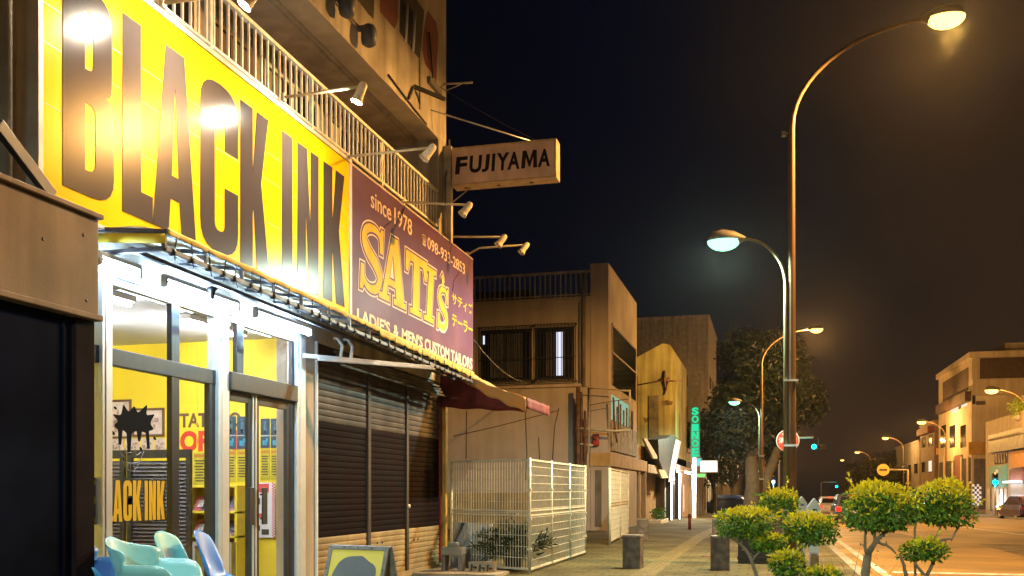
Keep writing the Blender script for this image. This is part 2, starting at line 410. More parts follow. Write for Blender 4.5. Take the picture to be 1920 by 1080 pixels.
# masonry
mb = MB()
mb.box((-5.35, YL - .35, 3.36), (WX, YR, 5.42))                    # wall behind the signs
mb.box((-5.35, YL - .35, 2.99), (WX - .012, YR, 3.36))             # lintel
mb.box((-9.4, YR - .2, 0), (WX - .002, YR + .0, 6.9))              # gable end
mb.box((-9.6, YL - .4, 0), (-9.4, YR, 6.9))
mb.box((-9.4, 11.62, .0), (-5.2, 11.74, 3.4))
mb.box((-9.4, YL - .42, 5.0), (-5.35, YR - .2, 5.12))              # balcony floor
mb.box((-9.4, 4.2, 5.12), (-6.15, YR - .2, 6.9))                   # recessed wall
mb.box((-6.15, yX(823, WX), 5.12), (WX - .003, YR - .2, 6.9))      # end pier
build(mb, 'wall', M['conc'], B, bev=.012)
build(MB().box((WX - .28, yB + .06, 0), (WX, yE - .02, 2.99)), 'pier', M['plaster'], B, bev=.008)
build(MB().box((WX - .02, yE - .02, .02), (WX + .025, yE + .012, 2.99)), 'white_edge_strip', M['white_paint'], B)
mb = MB(); mb.box((-9.6, 3.0, 6.9), (WX, YR, 11.6)); build(mb, 'upper_wall', M['conc'], B, bev=.02)
build(MB().box((-5.438, 3.0, 6.889), (WX - .001, YR - .001, 6.899)), 'soffit', pm('lamplit_soffit', (.62, .53, .42), .85, var=.18, scale=1.2, streak=.2), B)  # paler sheet under the slab, spotlight brightness put into its colour
mb = MB(); mb.box((-6.15, 3.0, 6.82), (-5.50, YR - .2, 6.898)).box((-5.50, 3.0, 6.86), (-5.44, YR - .7, 6.898))
build(mb, 'soffit_beam', M['plaster'], B, bev=.01)
# balcony doors and windows on the recessed wall
M['brown_door'] = pm('brown_wood_door', (.12, .07, .045), .6, var=.25, scale=3, streak=.3)
M['curtain'] = pm('pale_curtain', (.5, .46, .4), .9, var=.15, scale=2, streak=.35)
for k, (a, b, z0, z1, mt) in enumerate(((6.1, 7.5, 5.13, 6.62, 'darkglass'), (7.9, 9.3, 5.13, 6.62, 'darkglass'), (9.7, 10.5, 5.13, 6.6, 'brown_door'), (10.9, 12.3, 5.13, 6.62, 'darkglass'), (12.7, 14.1, 5.13, 6.62, 'darkglass'))):
    f = MB().box((-6.15, a - .06, z0), (-6.10, a, z1 + .06)).box((-6.15, b, z0), (-6.10, b + .06, z1 + .06)).box((-6.15, a, z1), (-6.10, b, z1 + .06)).box((-6.15, (a+b)/2 - .03, z0), (-6.11, (a+b)/2 + .03, z1))
    w = build(f, 'balcony_window' if mt == 'darkglass' else 'balcony_door', M['alu'] if k % 2 else M['brown_door'], B, bev=.004)
    build(MB().box((-6.149, a, z0), (-6.135, (a+b)/2 - .03, z1)).box((-6.149, (a+b)/2 + .03, z0), (-6.13, b, z1)), 'pane', M[mt], w)
    if mt == 'darkglass': build(MB().box((-6.128, a + .08, z0 + .02), (-6.122, a + .42, z1 - .02)), 'curtain', M['curtain'], w)
# balcony railing: flat top rail, bottom tube, square balusters
RXX = -5.14; rb, rt, yE2 = 5.5, 6.06, yX(821, -5.14)
mb = MB(); mb.tube([(RXX, 3.2, rb), (RXX, yE2, rb)], .022, 8).box((RXX - .03, 3.2, rt - .02), (RXX + .03, yE2 + .02, rt + .02))
y = 3.3
while y < yE2:
    mb.box((RXX - .011, y - .011, rb), (RXX + .011, y + .011, rt - .02)); y += .128
for yy in (3.9, 6.0, 8.1, 10.2, 12.3, yE2): mb.box((RXX - .02, yy - .02, 5.3), (RXX + .02, yy + .02, rt - .02))
build(mb, 'railing', pm('grey_painted_railing', (.70, .67, .60), .5, .1, var=.15, scale=8), B)
# third-floor barred window, faded painted figures on the wall
M['redpaint'] = pm('faded_red_paint', (.19, .022, .02), .7, var=.35, scale=7, dirt=(.15, .05, .04))
M['blackpaint'] = pm('faded_black_paint', (.03, .022, .018), .7, var=.35, scale=7, dirt=(.035, .025, .02))
def onwall(pts, X): return [onX(a, b, X) for a, b in pts]
mb = MB(); mb.prism(onwall([(751, -45), (795, 20), (787, 112), (749, 60)], WX), XA, .004)
w = build(mb, 'barred_window', M['blackpaint'], B)
mb = MB()
for a, t, b in ((765, 8, 78), (779, 22, 96)): mb.tube([onX(a, t, WX + .03), onX(a - 4, b, WX + .03)], .018, 8)
build(mb, 'bar', M['white_paint'], w)
for nm, pts, mt in (('painted_figure', [(712, -40), (747, -10), (745, 40), (740, 54), (731, 44), (713, 22)], 'redpaint'),
                    ('painted_figure', [(802, 20), (818, 42), (822, 68), (819, 118), (818, 156), (810, 138), (797, 120), (791, 92), (795, 55)], 'redpaint'),
                    ('painted_panel', [(664, -50), (702, -20), (700, 36), (690, 26), (662, -12)], 'blackpaint')):
    build(MB().prism(onwall(pts, WX), XA, .003), nm, M[mt], B)
mb = MB(); mb.tube([onX(805, 60, WX + .02), onX(812, 150, WX + .02)], .012, 6); mb.tube([onX(787, 112, WX + .02), onX(787, 205, WX + .02)], .01, 6)
mb.tube([onX(728, 140, WX + .02), onX(757, 178, WX + .02), onX(800, 233, WX + .02)], .012, 6)
build(mb, 'wall_cable', M['black'], B)
build(MB().bar(onX(776, 162, WX), onX(834, 186, WX + .35), .05, .05).bar(onX(776, 162, WX + .03), onX(766, 185, WX + .02), .03, .03), 'angle_bracket', M['black'], B)
build(MB().box(onX(801, 155, WX) - V((0, .0, .0)), onX(818, 164, WX) + V((.06, .1, 0))), 'ledge', M['conc_dk'], B)
# pipes on the far corner
mb = MB(); yc = YR - .1
mb.tube([(WX + .05, YR + .02, 5.42), (WX + .05, YR + .02, 6.75)], .045, 10).tube([(WX + .06, YR - .22, 5.3), (WX + .04, YR - .2, 6.3), (WX + .07, YR - .1, 6.6), (WX + .05, YR, 7.0)], .016, 6)
build(mb, 'conduit', M['conc_dk'], B)
# two dark barrel fittings on the upper wall
for k, (px, py, lb) in enumerate(((692, 66, 'dark barrel shaped lamp fitting low on the upper concrete wall, farther one'), (651, 10, 'dark barrel shaped lamp fitting at the top edge of the upper wall, nearer one'))):
    p = onX(px, py, WX + .16)
    t = thing('wall_lamp', lb, 'wall lamp', p, 'barrel fittings on the upper wall')
    build(MB().lathe(p - V((0, 0, .14)), ZA, [(.001, 0), (.05, .0), (.095, .03), (.105, .1), (.1, .2), (.07, .26), (.001, .28)], 16), 'body', pm('blue_grey_lamp_body', (.07, .07, .09), .5, var=.2), t)
    build(MB().bar(p + V((-.17, 0, .1)), p + V((-.06, 0, .1)), .05, .06).tube([p + V((-.12, -.02, .1)), p + V((-.12, -.9, .13))], .016, 6), 'bracket', M['conc_dk'], t)

# ground-floor glazed front
FXX = WX + .0
def vbar(p0, p1, z0, z1, x0, x1): return MB().box((x0, yX(p0, (x0+x1)/2), z0), (x1, yX(p1, (x0+x1)/2), z1))
zT0, zT1, zTop = 2.262, 2.40, 2.97
build(MB().box((WX - .06, YL - .15, .1), (WX - .055, YL - .1, .11)), 'sill_end', M['alu'], B)
for a, b in ((186, 205), (405, 425), (553, 569)):
    y0, y1 = yX(a, WX), yX(b, WX)
    mb = MB().box((WX - .09, y0, .04), (WX + .03, y1, zTop)).box((WX + .03, y0 + (y1-y0)*.3, .04), (WX + .036, y0 + (y1-y0)*.62, zTop)).box((WX - .05, y1, .04), (WX + .008, y1 + .007, zTop))
    build(mb, 'post', M['alu'], B, bev=.004)
build(MB().box((WX - .09, YL - .3, zTop), (WX + .02, yB + .1, zTop + .05)).box((WX - .06, YL - .3, zTop - .06), (WX + .0, yX(405, WX), zTop)).box((WX - .06, yX(425, WX), zTop - .06), (WX, yX(553, WX), zTop)), 'head_frame', M['alu'], B, bev=.004)
build(MB().box((WX - .08, YL - .3, zT0), (WX + .0, yX(405, WX), zT1)), 'transom', M['dark_alu'], B, bev=.005)
build(MB().box((WX - .08, yX(425, WX), zT0 - .03), (WX + .055, yX(551, WX), zT1 + .015)), 'door_operator_beam', M['dark_alu'], B, bev=.01)
for a, b, z0, z1 in ((318, 331, .1, zTop - .06), (388, 404, .1, zT0), (441, 452, zT1 + .015, zTop - .06), (545, 553, .1, zTop - .06)):
    mb = vbar(a, b, z0, z1, WX - .07, WX - .008); ya, yb = yX(a, WX), yX(b, WX)
    mb.box((WX - .008, ya + (yb-ya)*.35, z0), (WX - .003, ya + (yb-ya)*.65, z1))
    build(mb, 'mullion', M['dark_alu'], B, bev=.004)
build(MB().box((WX - .07, YL - .2, .04), (WX, yX(405, WX), .1)), 'sill', M['dark_alu'], B)
for a, b, z0, z1 in ((150, 318, .1, zT0), (331, 388, .1, zT0), (150, 318, zT1, zTop - .06), (331, 405, zT1, zTop - .06), (425, 441, zT1, zTop - .06), (452, 545, zT1, zTop - .06)):
    build(MB().quad((WX - .04, yX(a, WX), z0), (WX - .04, yX(b, WX), z0), (WX - .04, yX(b, WX), z1), (WX - .04, yX(a, WX), z1)), 'window_pane', M['glass'], B)
# two swinging door leaves with pull plates
for a, b, h in ((427, 477, 1), (478, 543, 0)):
    y0, y1 = yX(a, WX), yX(b, WX); z1 = zT0 - .035
    wl, wr = (.055, .10) if h else (.10, .05)
    mb = MB().box((WX - .05, y0, .05), (WX - .01, y0 + wl, z1)).box((WX - .05, y1 - wr, .05), (WX - .01, y1, z1)).box((WX - .05, y0 + wl, z1 - .09), (WX - .01, y1 - wr, z1)).box((WX - .05, y0 + wl, .05), (WX - .01, y1 - wr, .2))
    d = build(mb, 'door', M['dark_alu'], B, bev=.004)
    build(MB().quad((WX - .03, y0 + wl, .2), (WX - .03, y1 - wr, .2), (WX - .03, y1 - wr, z1 - .09), (WX - .03, y0 + wl, z1 - .09)), 'pane', M['glass'], d)
    build(MB().box((WX - .01, (y1 - .035 if h else y0 + .012), .1), (WX + .003, (y1 - .012 if h else y0 + .035), z1)), 'edge_strip', M['alu'], d)
    yc = (y1 - .17) if h else (y0 + .08)
    build(MB().box((WX + .03, yc, .90), (WX + .045, yc + .1, 1.28)).box((WX - .01, yc + .03, .95), (WX + .03, yc + .06, .97)).box((WX - .01, yc + .03, 1.2), (WX + .03, yc + .06, 1.22)), 'handle', M['black'], d, bev=.004)
# interior shell
M['yellow_wall'] = pm('yellow_wall_paint', (.80, .60, .03), .55, var=.06, scale=1.2)
M['ceiling'] = pm('white_ceiling', (.72, .74, .78), .8, var=.06, scale=1.5)
mb = MB().box((-9.3, 11.5, .06), (-5.2, 11.62, 3.3)).box((-9.4, YL - .4, .06), (-9.3, 11.5, 3.3)).box((-9.3, YL - .42, .06), (-5.2, YL - .3, 3.3))
for yy in (6.5, 7.4): mb.box((-9.3, yy, .06), (-9.296, yy + .01, 3.3))
for xx in (-5.62, -5.9, -6.6, -7.5): mb.box((xx, 11.494, .06), (xx + .012, 11.5, 3.3))
build(mb, 'interior_wall', M['yellow_wall'], B)
build(MB().box((-9.4, YL - .42, 3.27), (-5.36, 11.62, 3.36)), 'ceiling', M['ceiling'], B)
build(MB().box((-9.4, YL - .42, .0), (WX - .02, 11.62, .06)), 'floor', pm('grey_floor_tile', (.3, .29, .28), .4, var=.15, scale=3), B)
build(MB().box((-5.34, YL - .42, .0), (-5.05, YL - .16, 2.99)), 'jamb_wall', M['plaster'], B)
# porch step
o = build(MB().box((WX + .035, YL - .1, -.02), (-4.42, yE - .1, .05)), 'step', M['kerbstone'], B, bev=.01)
# roller shutters: three panels of curved slats, painted dark in the middle
M['sh_brown'] = pm('brown_shutter_paint', (.08, .06, .052), .6, .0, spec=.2, var=.2, scale=2.5, streak=.3)
M['sh_black'] = pm('black_painted_slat', (.006, .005, .006), .8, 0, spec=.05, var=.5, scale=3.2, dirt=(.017, .007, .007), bump=.15, bscale=20)
M['sh_tan'] = pm('tan_shutter_paint', (.40, .29, .14), .6, .0, var=.18, scale=2.5, streak=.25)
sp = [(594, 691), (696, 763), (767, 826)]
zs0, zs1, pit = .08, 2.99, .0765
for i, (a, b) in enumerate(sp):
    y0, y1 = yX(a, WX), yX(b, WX); mb = MB(); z = zs0
    while z < zs1:
        zc = z + pit/2; m = 2 if zc < .66 else (1 if zc < 2.08 else 0); h = min(pit, zs1 - z)
        prof = [(-.010, 0), (-.001, .05), (.003, .25), (.004, .5), (.003, .75), (-.001, .95), (-.010, 1)]
        vs = [(WX - .03 + px, yy, z + h*t) for px, t in prof for yy in (y0, y1)]
        mb.add(vs, [(2*k, 2*k+1, 2*k+3, 2*k+2) for k in range(6)], m, False); z += pit
    s = build(mb, 'shutter', [M['sh_brown'], M['sh_black'], M['sh_tan']], B)
    for q in ((.25, .42) if i else ()): build(MB().lathe(((WX - .02), y0 + q, .56 - .02*i), XA, [(.014, 0), (.014, .012), (.001, .013)], 10), 'rivet', M['black'], s)
build(MB().box((WX - .04, yX(691, WX), .02), (WX + .0, yX(696, WX), zs1)).box((WX - .04, yX(763, WX), .02), (WX, yX(767, WX), zs1)), 'shutter_guide', M['sh_brown'], B, bev=.004)
build(MB().box((WX - .04, yE + .012, .0), (WX + .004, yX(829, WX), .08)), 'shutter_sill', pm('tan_sill', (.4, .3, .16), .7), B)
build(MB().box((-5.3, yE, 0), (WX - .06, YR - .21, 2.99)), 'shutter_backing', M['void'], B)
build(MB().box((WX - .03, yX(829, WX), 0), (WX + .06, yX(840, WX + .06), 2.76)), 'corner_post', pm('yellow_painted_post', (.62, .40, .05), .5, var=.2, scale=5, streak=.3), B, bev=.008)
build(MB().box((WX - .035, yX(826, WX), .1), (WX + .004, yX(829, WX), 2.76)), 'post_trim', pm('red_trim', (.22, .02, .015), .5), B)
build(MB().lathe((WX + .0, yX(766, WX), 1.02), XA, [(.03, 0), (.03, .02), (.001, .022)], 10), 'lock', M['white_paint'], B)
# box of slats and pipes stored above the shutters
mb = MB()
for k in range(4): mb.bar((WX + .05 + .03*k, yE + .4, 2.93 - .055*k), (WX + .06 + .03*k, YR - .4, 2.90 - .05*k), .03, .03)
build(mb, 'folded_awning_pipes', M['conc_dk'], B)
# ------------------------------------------------------------------ big yellow sign
def gloss(name, col, rough, coat=.6, **k): return pm(name, col, rough, coat=coat, **k)
M['yellow'] = gloss('yellow_sign_film', (.84, .49, .003), .2, 0, spec=.05, var=.05, scale=1.3, bump=.03, bscale=2.2)
M['letter'] = gloss('dark_brown_letter_film', (.05, .038, .036), .2, 0, spec=.05, var=0)
zB, zT = 3.31, 5.30
yS0 = yX(74, SX)
T = thing('yellow_sign', 'long glossy yellow signboard with giant dark condensed capitals over the lit shop', 'sign', (SX, yS0, zB))
build(MB().box((WX + .003, yS0 + .03, zB), (SX, YP - .012, zT)), 'panel', M['yellow'], T)
mb = MB().box((WX + .003, yS0 - .02, zT), (SX + .02, YP - .012, zT + .05)).box((WX + .003, yS0 - .02, zB - .03), (SX + .012, YP - .012, zB)).box((WX + .003, yS0 - .02, zB), (SX + .008, yS0 + .03, zT)).box((WX + .003, YP - .012, zB), (SX + .006, YP - .002, zT + .02))
build(mb, 'frame', pm('grey_sign_frame', (.36, .34, .33), .5, .3, var=.2), T, bev=.004)
fr = Frame((SX, 0, 0), YA, ZA); hz0, hz1 = 3.49, 5.085; HH = hz1 - hz0; tt = .238 / HH
mb = MB()
for ch, a, b in (('B', 117, 213), ('L', 229, 286), ('A', 286, 367), ('C', 375, 446), ('K', 450, 504), ('I', 528, 548), ('N', 557, 597), ('K', 606, 646)):
    y0, y1 = yX(a, SX), yX(b, SX)
    vf = fill2d(GL[ch]((y1 - y0) / HH, tt), .003 / HH)
    mb.add([fr.p(y0 + v[0]*HH, hz0 + v[1]*HH, .0025 + v[2]*HH) for v in vf[0]], vf[1])
build(mb, 'lettering', M['letter'], T)
mb = MB()
for z in (4.02, 4.46, 4.74): mb.box((SX, yS0 + .03, z), (SX + .0014, YP - .02, z + .008))
build(mb, 'seam', pm('seam_line', (.6, .38, .05), .5, var=0), T)

# ------------------------------------------------------------------ purple tailor sign
M['purple'] = gloss('plum_sign_board', (.082, .028, .095), .5, 0, spec=.12, var=.12, scale=1.5)
M['cream'] = gloss('cream_letter_paint', (.66, .50, .40), .6, 0, spec=.12, var=.08)
M['gold'] = gloss('gold_letter_paint', (.52, .37, .02), .6, 0, spec=.12, var=.12, scale=4)
yQ = yX(887, SX)
T = thing('purple_sign', 'long plum purple tailor signboard with outlined gold lettering over the shutters', 'sign', (SX, YP, zB))
build(MB().box((WX + .003, YP + .004, zB - .02), (SX, yQ, zT)), 'panel', M['purple'], T, bev=.003)
build(MB().box((WX + .003, YP, zB), (SX + .012, YP + .055, zT + .06)).box((WX + .003, YP + .055, zT), (SX + .004, yQ, zT + .012)), 'edge_trim', pm('pale_pink_trim', (.6, .48, .46), .5, var=.15), T)
def pz(px, py): return EYE + (HZ - py) / (1440 - px) * abs(SX) / CT
mb = MB()
def line(body, x0, x1, z0, z1, off=0, z=.003, mat='cream', shear=0, name='lettering'):
    mb = MB(); putfit(mb, text2d(body, .003, off, shear), fr, yX(x0, SX), z0, yX(x1, SX), z1, z)
    build(mb, name, M[mat], T)
line('since', 695, 733, 4.945, 5.16, .006); line('1978', 739, 772, 4.945, 5.175, .006)
line('\u260e', 791, 799, 4.93, 5.10); line('098-933-2853', 801, 871, 4.93, 5.11, .006)
line("LADIE'S", 669, 731, 3.375, 3.555, .03); line('&', 737, 747, 3.375, 3.55, .03); line("MEN'S", 753, 792, 3.375, 3.555, .03)
line('CUSTOM', 796, 842, 3.365, 3.555, .03); line('TAILORS', 845, 885, 3.36, 3.555, .03)
line('サティズ', 847, 886, 4.31, 4.51, .02, mat='gold', name='gold_lettering'); line('テーラー', 847, 886, 3.95, 4.15, .02, mat='gold', name='gold_lettering')
mb = MB(); kk = 0
for fn, a, b, z0, z1, sh in ((s_S, 671, 722, 3.825, 4.735, .10), (s_A, 709, 762, 3.825, 4.74, .05), (s_T, 758, 800, 3.825, 4.70, .06), (s_I, 794, 817, 3.825, 4.66, .16), (s_q, 823, 832, 4.12, 4.66, 0), (s_S, 818, 841, 3.80, 4.49, .10)):
    y0, y1 = yX(a, SX), yX(b, SX); h = z1 - z0; w = (y1 - y0) - sh*h
    for polys in fn(w / h):
        P = [[(y0 + q[0]*h + q[1]*h*sh, z0 + q[1]*h) for q in pl] for pl in polys]
        for lay, (d, m) in enumerate(((.046, 0), (.026, 1), (0, 2))):
            kk += 1
            holes = [offset(pl, -d) for pl in P[1:]] if d else P[1:]
            poly(mb, [offset(P[0], d) if d else P[0]] + (holes if d < .04 else []), fr, .0004, .002 + lay*.0022 + kk*.00006, m)
build(mb, 'outlined_lettering', [M['cream'], M['purple'], M['gold']], T)
for pts in (((760, 385), (752, 398), (741, 410), (722, 424)), ((868, 500), (860, 514), (851, 526), (849, 545)), ((722, 424), (716, 440), (718, 452))):
    build(MB().tube([onX(a, b, SX + .003) for a, b in pts], .005, 5), 'crack', M['black'], T)

# ------------------------------------------------------------------ six spotlights on arms
M['lamp_white'] = pm('white_lamp_enamel', (.72, .66, .52), .4, var=.15, scale=12)
M['bulb_on'] = em('lit_spot_bulb', (1, .88, .68), 5500)
M['reflector'] = pm('lamp_reflector', (.6, .57, .5), .2, .8, var=.05)
SPOT = [(7.25, 5.47, -4.16, 5.46, 1, 'lit white spotlight on an arm near the top left of the yellow sign'),
        (9.39, 5.50, -4.14, 5.52, 1, 'lit white spotlight in front of the balcony railing above the yellow sign'),
        (11.0, 5.40, -3.94, 5.41, 0, 'unlit white spotlight on the arm where yellow and purple signs meet'),
        (12.9, 5.39, -4.07, 5.27, 0, 'unlit white spotlight on the arm over the middle of the purple sign'),
        (15.0, 5.43, -4.14, 5.36, 0, 'unlit white spotlight on a straight arm against the sky, left of the last pair'),
        (15.95, 5.36, -4.00, 5.46, 0, 'unlit white spotlight on a bent arm at the far end of the purple sign')]
for i, (y, z0, xh, z1, lit, lb) in enumerate(SPOT):
    t = thing('spotlight', lb, 'spotlight', (SX, y, z0), 'spotlights over the two signs')
    e = V((xh, y, z1))
    pts = [V((SX - .05, y, z0)), V((SX + .16, y, z0 + .10)), e] if i == 5 else [V((SX - .08, y, z0)), e]
    build(MB().tube(pts, .017, 8).box((SX - .08, y - .03, z0 - .04), (SX - .04, y + .03, z0 + .04)), 'arm', M['cream_metal'], t)
    ax = V((-.50, -.32, -.80)).normalized() if i != 1 else V((-.35, -.1, -.93)).normalized()
    h0 = e - V((0, 0, .01)) - ax * .04
    hd = build(MB().lathe(h0, ax, [(.001, -.012), (.035, -.01), (.048, .02), (.05, .13), (.062, .19), (.068, .205), (.062, .207), (.05, .16), (.035, .12), (.001, .115)], 18), 'lamp_head', M['lamp_white'], t)
    build(MB().lathe(e - ax*.03, YA, [(.02, -.035), (.02, .035)], 10), 'swivel', M['cream_metal'], t)
    build(MB().lathe(h0, ax, [(.001, .205), (.03, .2), (.046, .18), (.03, .15), (.001, .14)], 14), 'bulb', M['bulb_on'] if lit else M['reflector'], hd)
    if lit:
        p = h0 + ax * .235
        lamp('POINT', 'spot_beam', t, p, 60, (1, .88, .66), .05)

# ------------------------------------------------------------------ projecting sign on the corner
yF = 14.77
a, b = onY(847, 300, yF), onY(1043, 300, yF); zf0, zf1 = 6.18, 6.80
M['sign_face'] = pm('faded_pink_sign_face', (.76, .56, .50), .45, var=.14, scale=3, streak=.25, coat=.2)
T = thing('projecting_sign', 'boxy faded pink sign with dark capitals, sticking out over the pavement from the building corner', 'sign', (a.x, yF, zf0))
build(MB().box((a.x + .03, yF + .006, zf0 + .03), (b.x - .03, yF + .274, zf1 - .03)), 'face', M['sign_face'], T)
mb = MB()
for p, q in (((a.x, zf0), (b.x, zf0 + .035)), ((a.x, zf1 - .035), (b.x, zf1)), ((a.x, zf0 + .035), (a.x + .035, zf1 - .035)), ((b.x - .035, zf0 + .035), (b.x, zf1 - .035))):
    mb.box((p[0], yF, p[1]), (q[0], yF + .28, q[1]))
build(mb, 'frame', pm('tan_sign_frame', (.52, .38, .24), .5, .1, var=.2, scale=6), T, bev=.006)
ff = Frame((0, yF + .004, 0), XA, ZA); mb = MB()
for ch, f0_, f1_ in (('F', 853, 877), ('U', 880, 904), ('J', 903, 919), ('I', 921, 929), ('Y', 932, 955), ('A', 951, 974), ('A', 1008, 1031)):
    putfit(mb, text2d(ch, .004, .035, .08), ff, onY(f0_, 300, yF).x, 6.365, onY(f1_, 300, yF).x, 6.645, .002)
fx, fx1 = onY(977, 300, yF).x, onY(1007, 300, yF).x
poly(mb, [[(fx + a*(fx1 - fx), 6.365 + b*.28) for a, b in ((0, 0), (.24, 0), (.30, .62), (.47, .08), (.56, .08), (.76, .62), (.76, 0), (1, 0), (.98, 1), (.74, 1), (.53, .42), (.34, 1), (.09, 1))]], ff, .004, 0)
build(mb, 'lettering', pm('dark_plum_letters', (.012, .003, .006), .6, spec=.2), T)
mb = MB()
for k in range(3): mb.lathe((a.x + .2 + .55*k, yF + .14, zf0 - .001), -ZA, [(.001, 0), (.035, .001), (.035, .006), (.001, .007)], 10)
build(mb, 'bolt', M['rust'], T)
mb = MB().tube([(WX - .02, 14.2, 7.22), (b.x - .35, yF + .14, zf1)], .012, 6)
build(mb, 'guy_wire', M['steel'], T)
build(MB().box((WX + .002, yF + .02, zf0 - .9), (a.x - .02, yF + .12, zf1 + .05)).box((a.x - .06, yF + .03, zf0 + .05), (a.x, yF + .25, zf0 + .12)).box((a.x - .06, yF + .03, zf1 - .12), (a.x, yF + .25, zf1 - .05)).tube([(a.x - .05, yF + .1, zf0 - .25), (a.x + .28, yF + .14, zf0)], .01, 6), 'bracket', pm('worn_bracket', (.42, .37, .3), .6, .2, var=.25), T)
# rod and wires against the sky
t = thing('wall_rod', 'thin pale rod sticking out of the upper wall above the projecting sign', 'rod', (WX, YR - .15, 7.9))
p0, p1 = V((WX, YR - .12, onX(833, 158, WX).z)), onY(886, 155, YR - .12)
build(MB().tube([p0, p1], .016, 8).tube([p0 + V((0, 0, -.12)), p0 + (p1 - p0)*.7], .006, 5), 'rod', M['cream_metal'], t)

# ------------------------------------------------------------------ awning along the shopfronts
M['fabric'] = pm('yellow_awning_fabric', (.70, .58, .30), .8, var=.25, scale=2.5, dirt=(.72, .68, .58))
M['valance'] = pm('yellow_valance', (.66, .46, .015), .7, var=.2, scale=5, dirt=(.42, .28, .04))
M['frame_dk'] = pm('awning_frame_paint', (.075, .07, .085), .5, .3, var=.3, scale=9)
T = thing('awning', 'long shallow yellow awning on a dark pipe frame under the two signs', 'awning', (WX, 6.47, 3.1))
ax0, ay0, ay1 = -4.47, 6.42, 14.35
def zo(y, lo): return (3.235 if not lo else 3.105) - .02 * (y - ay0)
mb = MB()
for lo, r in ((0, .018), (1, .024)):
    mb.bar((ax0, ay0, zo(ay0, lo)), (ax0, ay1, zo(ay1, lo)), .04, .04)
    mb.bar((WX + .01, ay0, zo(ay0, lo) + (.06 if not lo else -.0)), (ax0, ay0, zo(ay0, lo)), .035, .035)
mb.bar((-4.77, ay0, 3.12), (-4.77, ay1, 3.0), .04, .035)
y = ay0; k = 0
while y < ay1:
    mb.bar((ax0, y, zo(y, 1)), (ax0, y, zo(y, 0)), .035 if k % 2 == 0 else .02, .03, up=YA)
    mb.bar((WX + .01, y, 3.30 - .012*(y - ay0)), (ax0, y, zo(y, 0) - .02), .03, .03)
    y += .56; k += 1
build(mb, 'frame', M['frame_dk'], T, bev=.004)
mb = MB()
def roof(u, v):
    y = ay0 + u * (ay1 - ay0); z0 = 3.32 - .012*(y - ay0); z1 = zo(y, 0) + .02
    sag = .035 * abs(math.sin(math.pi * (y - ay0) / .56)) * math.sin(math.pi * v) + .012 * math.sin(y*9 + v*6)
    return V((WX + .02 + v * (ax0 - WX - .02), y, z0 + (z1 - z0)*v - sag))
mb.grid(roof, 120, 8)
build(mb, 'canopy', M['fabric'], T, solid=.003)
mb = MB()
def val(u, v):
    y = ay0 + u * (ay1 - ay0); dr = .05 + (.04 if y > 10.6 else .0) + .012*math.sin(y*23)*math.sin(y*7.3)
    return V((ax0 + .026 + .006*math.sin(y*14), y, zo(y, 0) + .03 - dr * v))
mb.grid(val, 200, 3)
mb.grid(lambda u, v: V((WX + .02 + u*(ax0 - WX), ay0 - .022, zo(ay0, 0) - .022 - v*.075 + .05*(1-u))), 6, 2)
build(mb, 'valance', M['valance'], T, solid=.003)
y = ay0 + .1
while y < ay1:
    mb = MB(); z = zo(y, 1); mb.lathe((ax0, y, z), YA, [(.001, -.03), (.032, -.02), (.034, .02), (.001, .03)], 7)
    mb.tube([(ax0 + .02, y, z - .01), (ax0 + .03, y + RN.uniform(-.03, .03), z - .05 - RN.random()*.03)], .005, 4)
    mb.tube([(ax0 + .02, y, z + .01), (ax0 + .028, y + RN.uniform(-.04, .04), zo(y, 0))], .006, 4); y += RN.uniform(.16, .34)
    build(mb, 'tie_cord', M['black'], T)
for yy in (7.6, 10.4):
    mb = MB(); mb.lathe((-4.80, yy, 3.03), ZA, [(.001, -.08), (.02, -.06), (.03, 0), (.05, .03), (.001, .05)], 9)
    build(mb, 'hook', M['black'], T)
# fluorescent battens on the head frame
M['tube'] = em('lit_fluorescent_tube', (.48, .74, 1), 185)
fl = [(183, 262, 'short lit fluorescent batten at the left end under the awning'), (306, 446, 'lit fluorescent batten in the middle under the awning, above the door post'), (478, 582, 'lit fluorescent batten at the right end under the awning, above the glass doors')]
for a, b, lb in fl:
    y0, y1 = yX(a, -4.9), yX(b, -4.9); z = EYE + .342 * 4.9 / CT
    t = thing('fluorescent_light', lb, 'light', (-4.9, (y0+y1)/2, z), 'fluorescent battens under the awning')
    build(MB().box((-4.922, y0, z + .045), (-4.878, y1, z + .085)).box((-5.1, (y0+y1)/2 - .02, z + .05), (-4.922, (y0+y1)/2 + .02, z + .08)), 'batten', M['white_paint'], t, bev=.006)
    build(MB().tube([(-4.9, y0 + .03, z), (-4.9, y1 - .03, z)], .019, 10), 'tube', M['tube'], t)
    build(MB().box((-4.925, y0, z - .02), (-4.875, y0 + .03, z + .046)), 'lamp_holder', M['white_paint'], t)
    build(MB().box((-4.925, y1 - .03, z - .02), (-4.875, y1, z + .046)), 'lamp_holder', M['white_paint'], t)
# folded white arm under the awning
t = thing('folding_arm', 'white folded metal awning arm hung on two short brackets beside the shutters', 'awning arm', (-5.0, 9.9, 2.75))
p, q = onZ(568, 667, 2.76), onZ(812, 690, 2.76)
build(MB().bar(p, q, .05, .05).bar(p + (q-p)*.12 - V((0, .05, .03)), p + (q-p)*.9 - V((0, .05, .015)), .03, .03), 'arm', M['white_paint'], t, bev=.006)
mb = MB()
for f in (.27, .345):
    c = p + (q - p)*f; mb.tube([c, c + V((.01, .02, .16)), c + V((-.05, .03, .24)), c + V((-.1, .03, .25))], [.022, .018, .016, .016], 8)
build(mb, 'hanger', M['white_paint'], t)

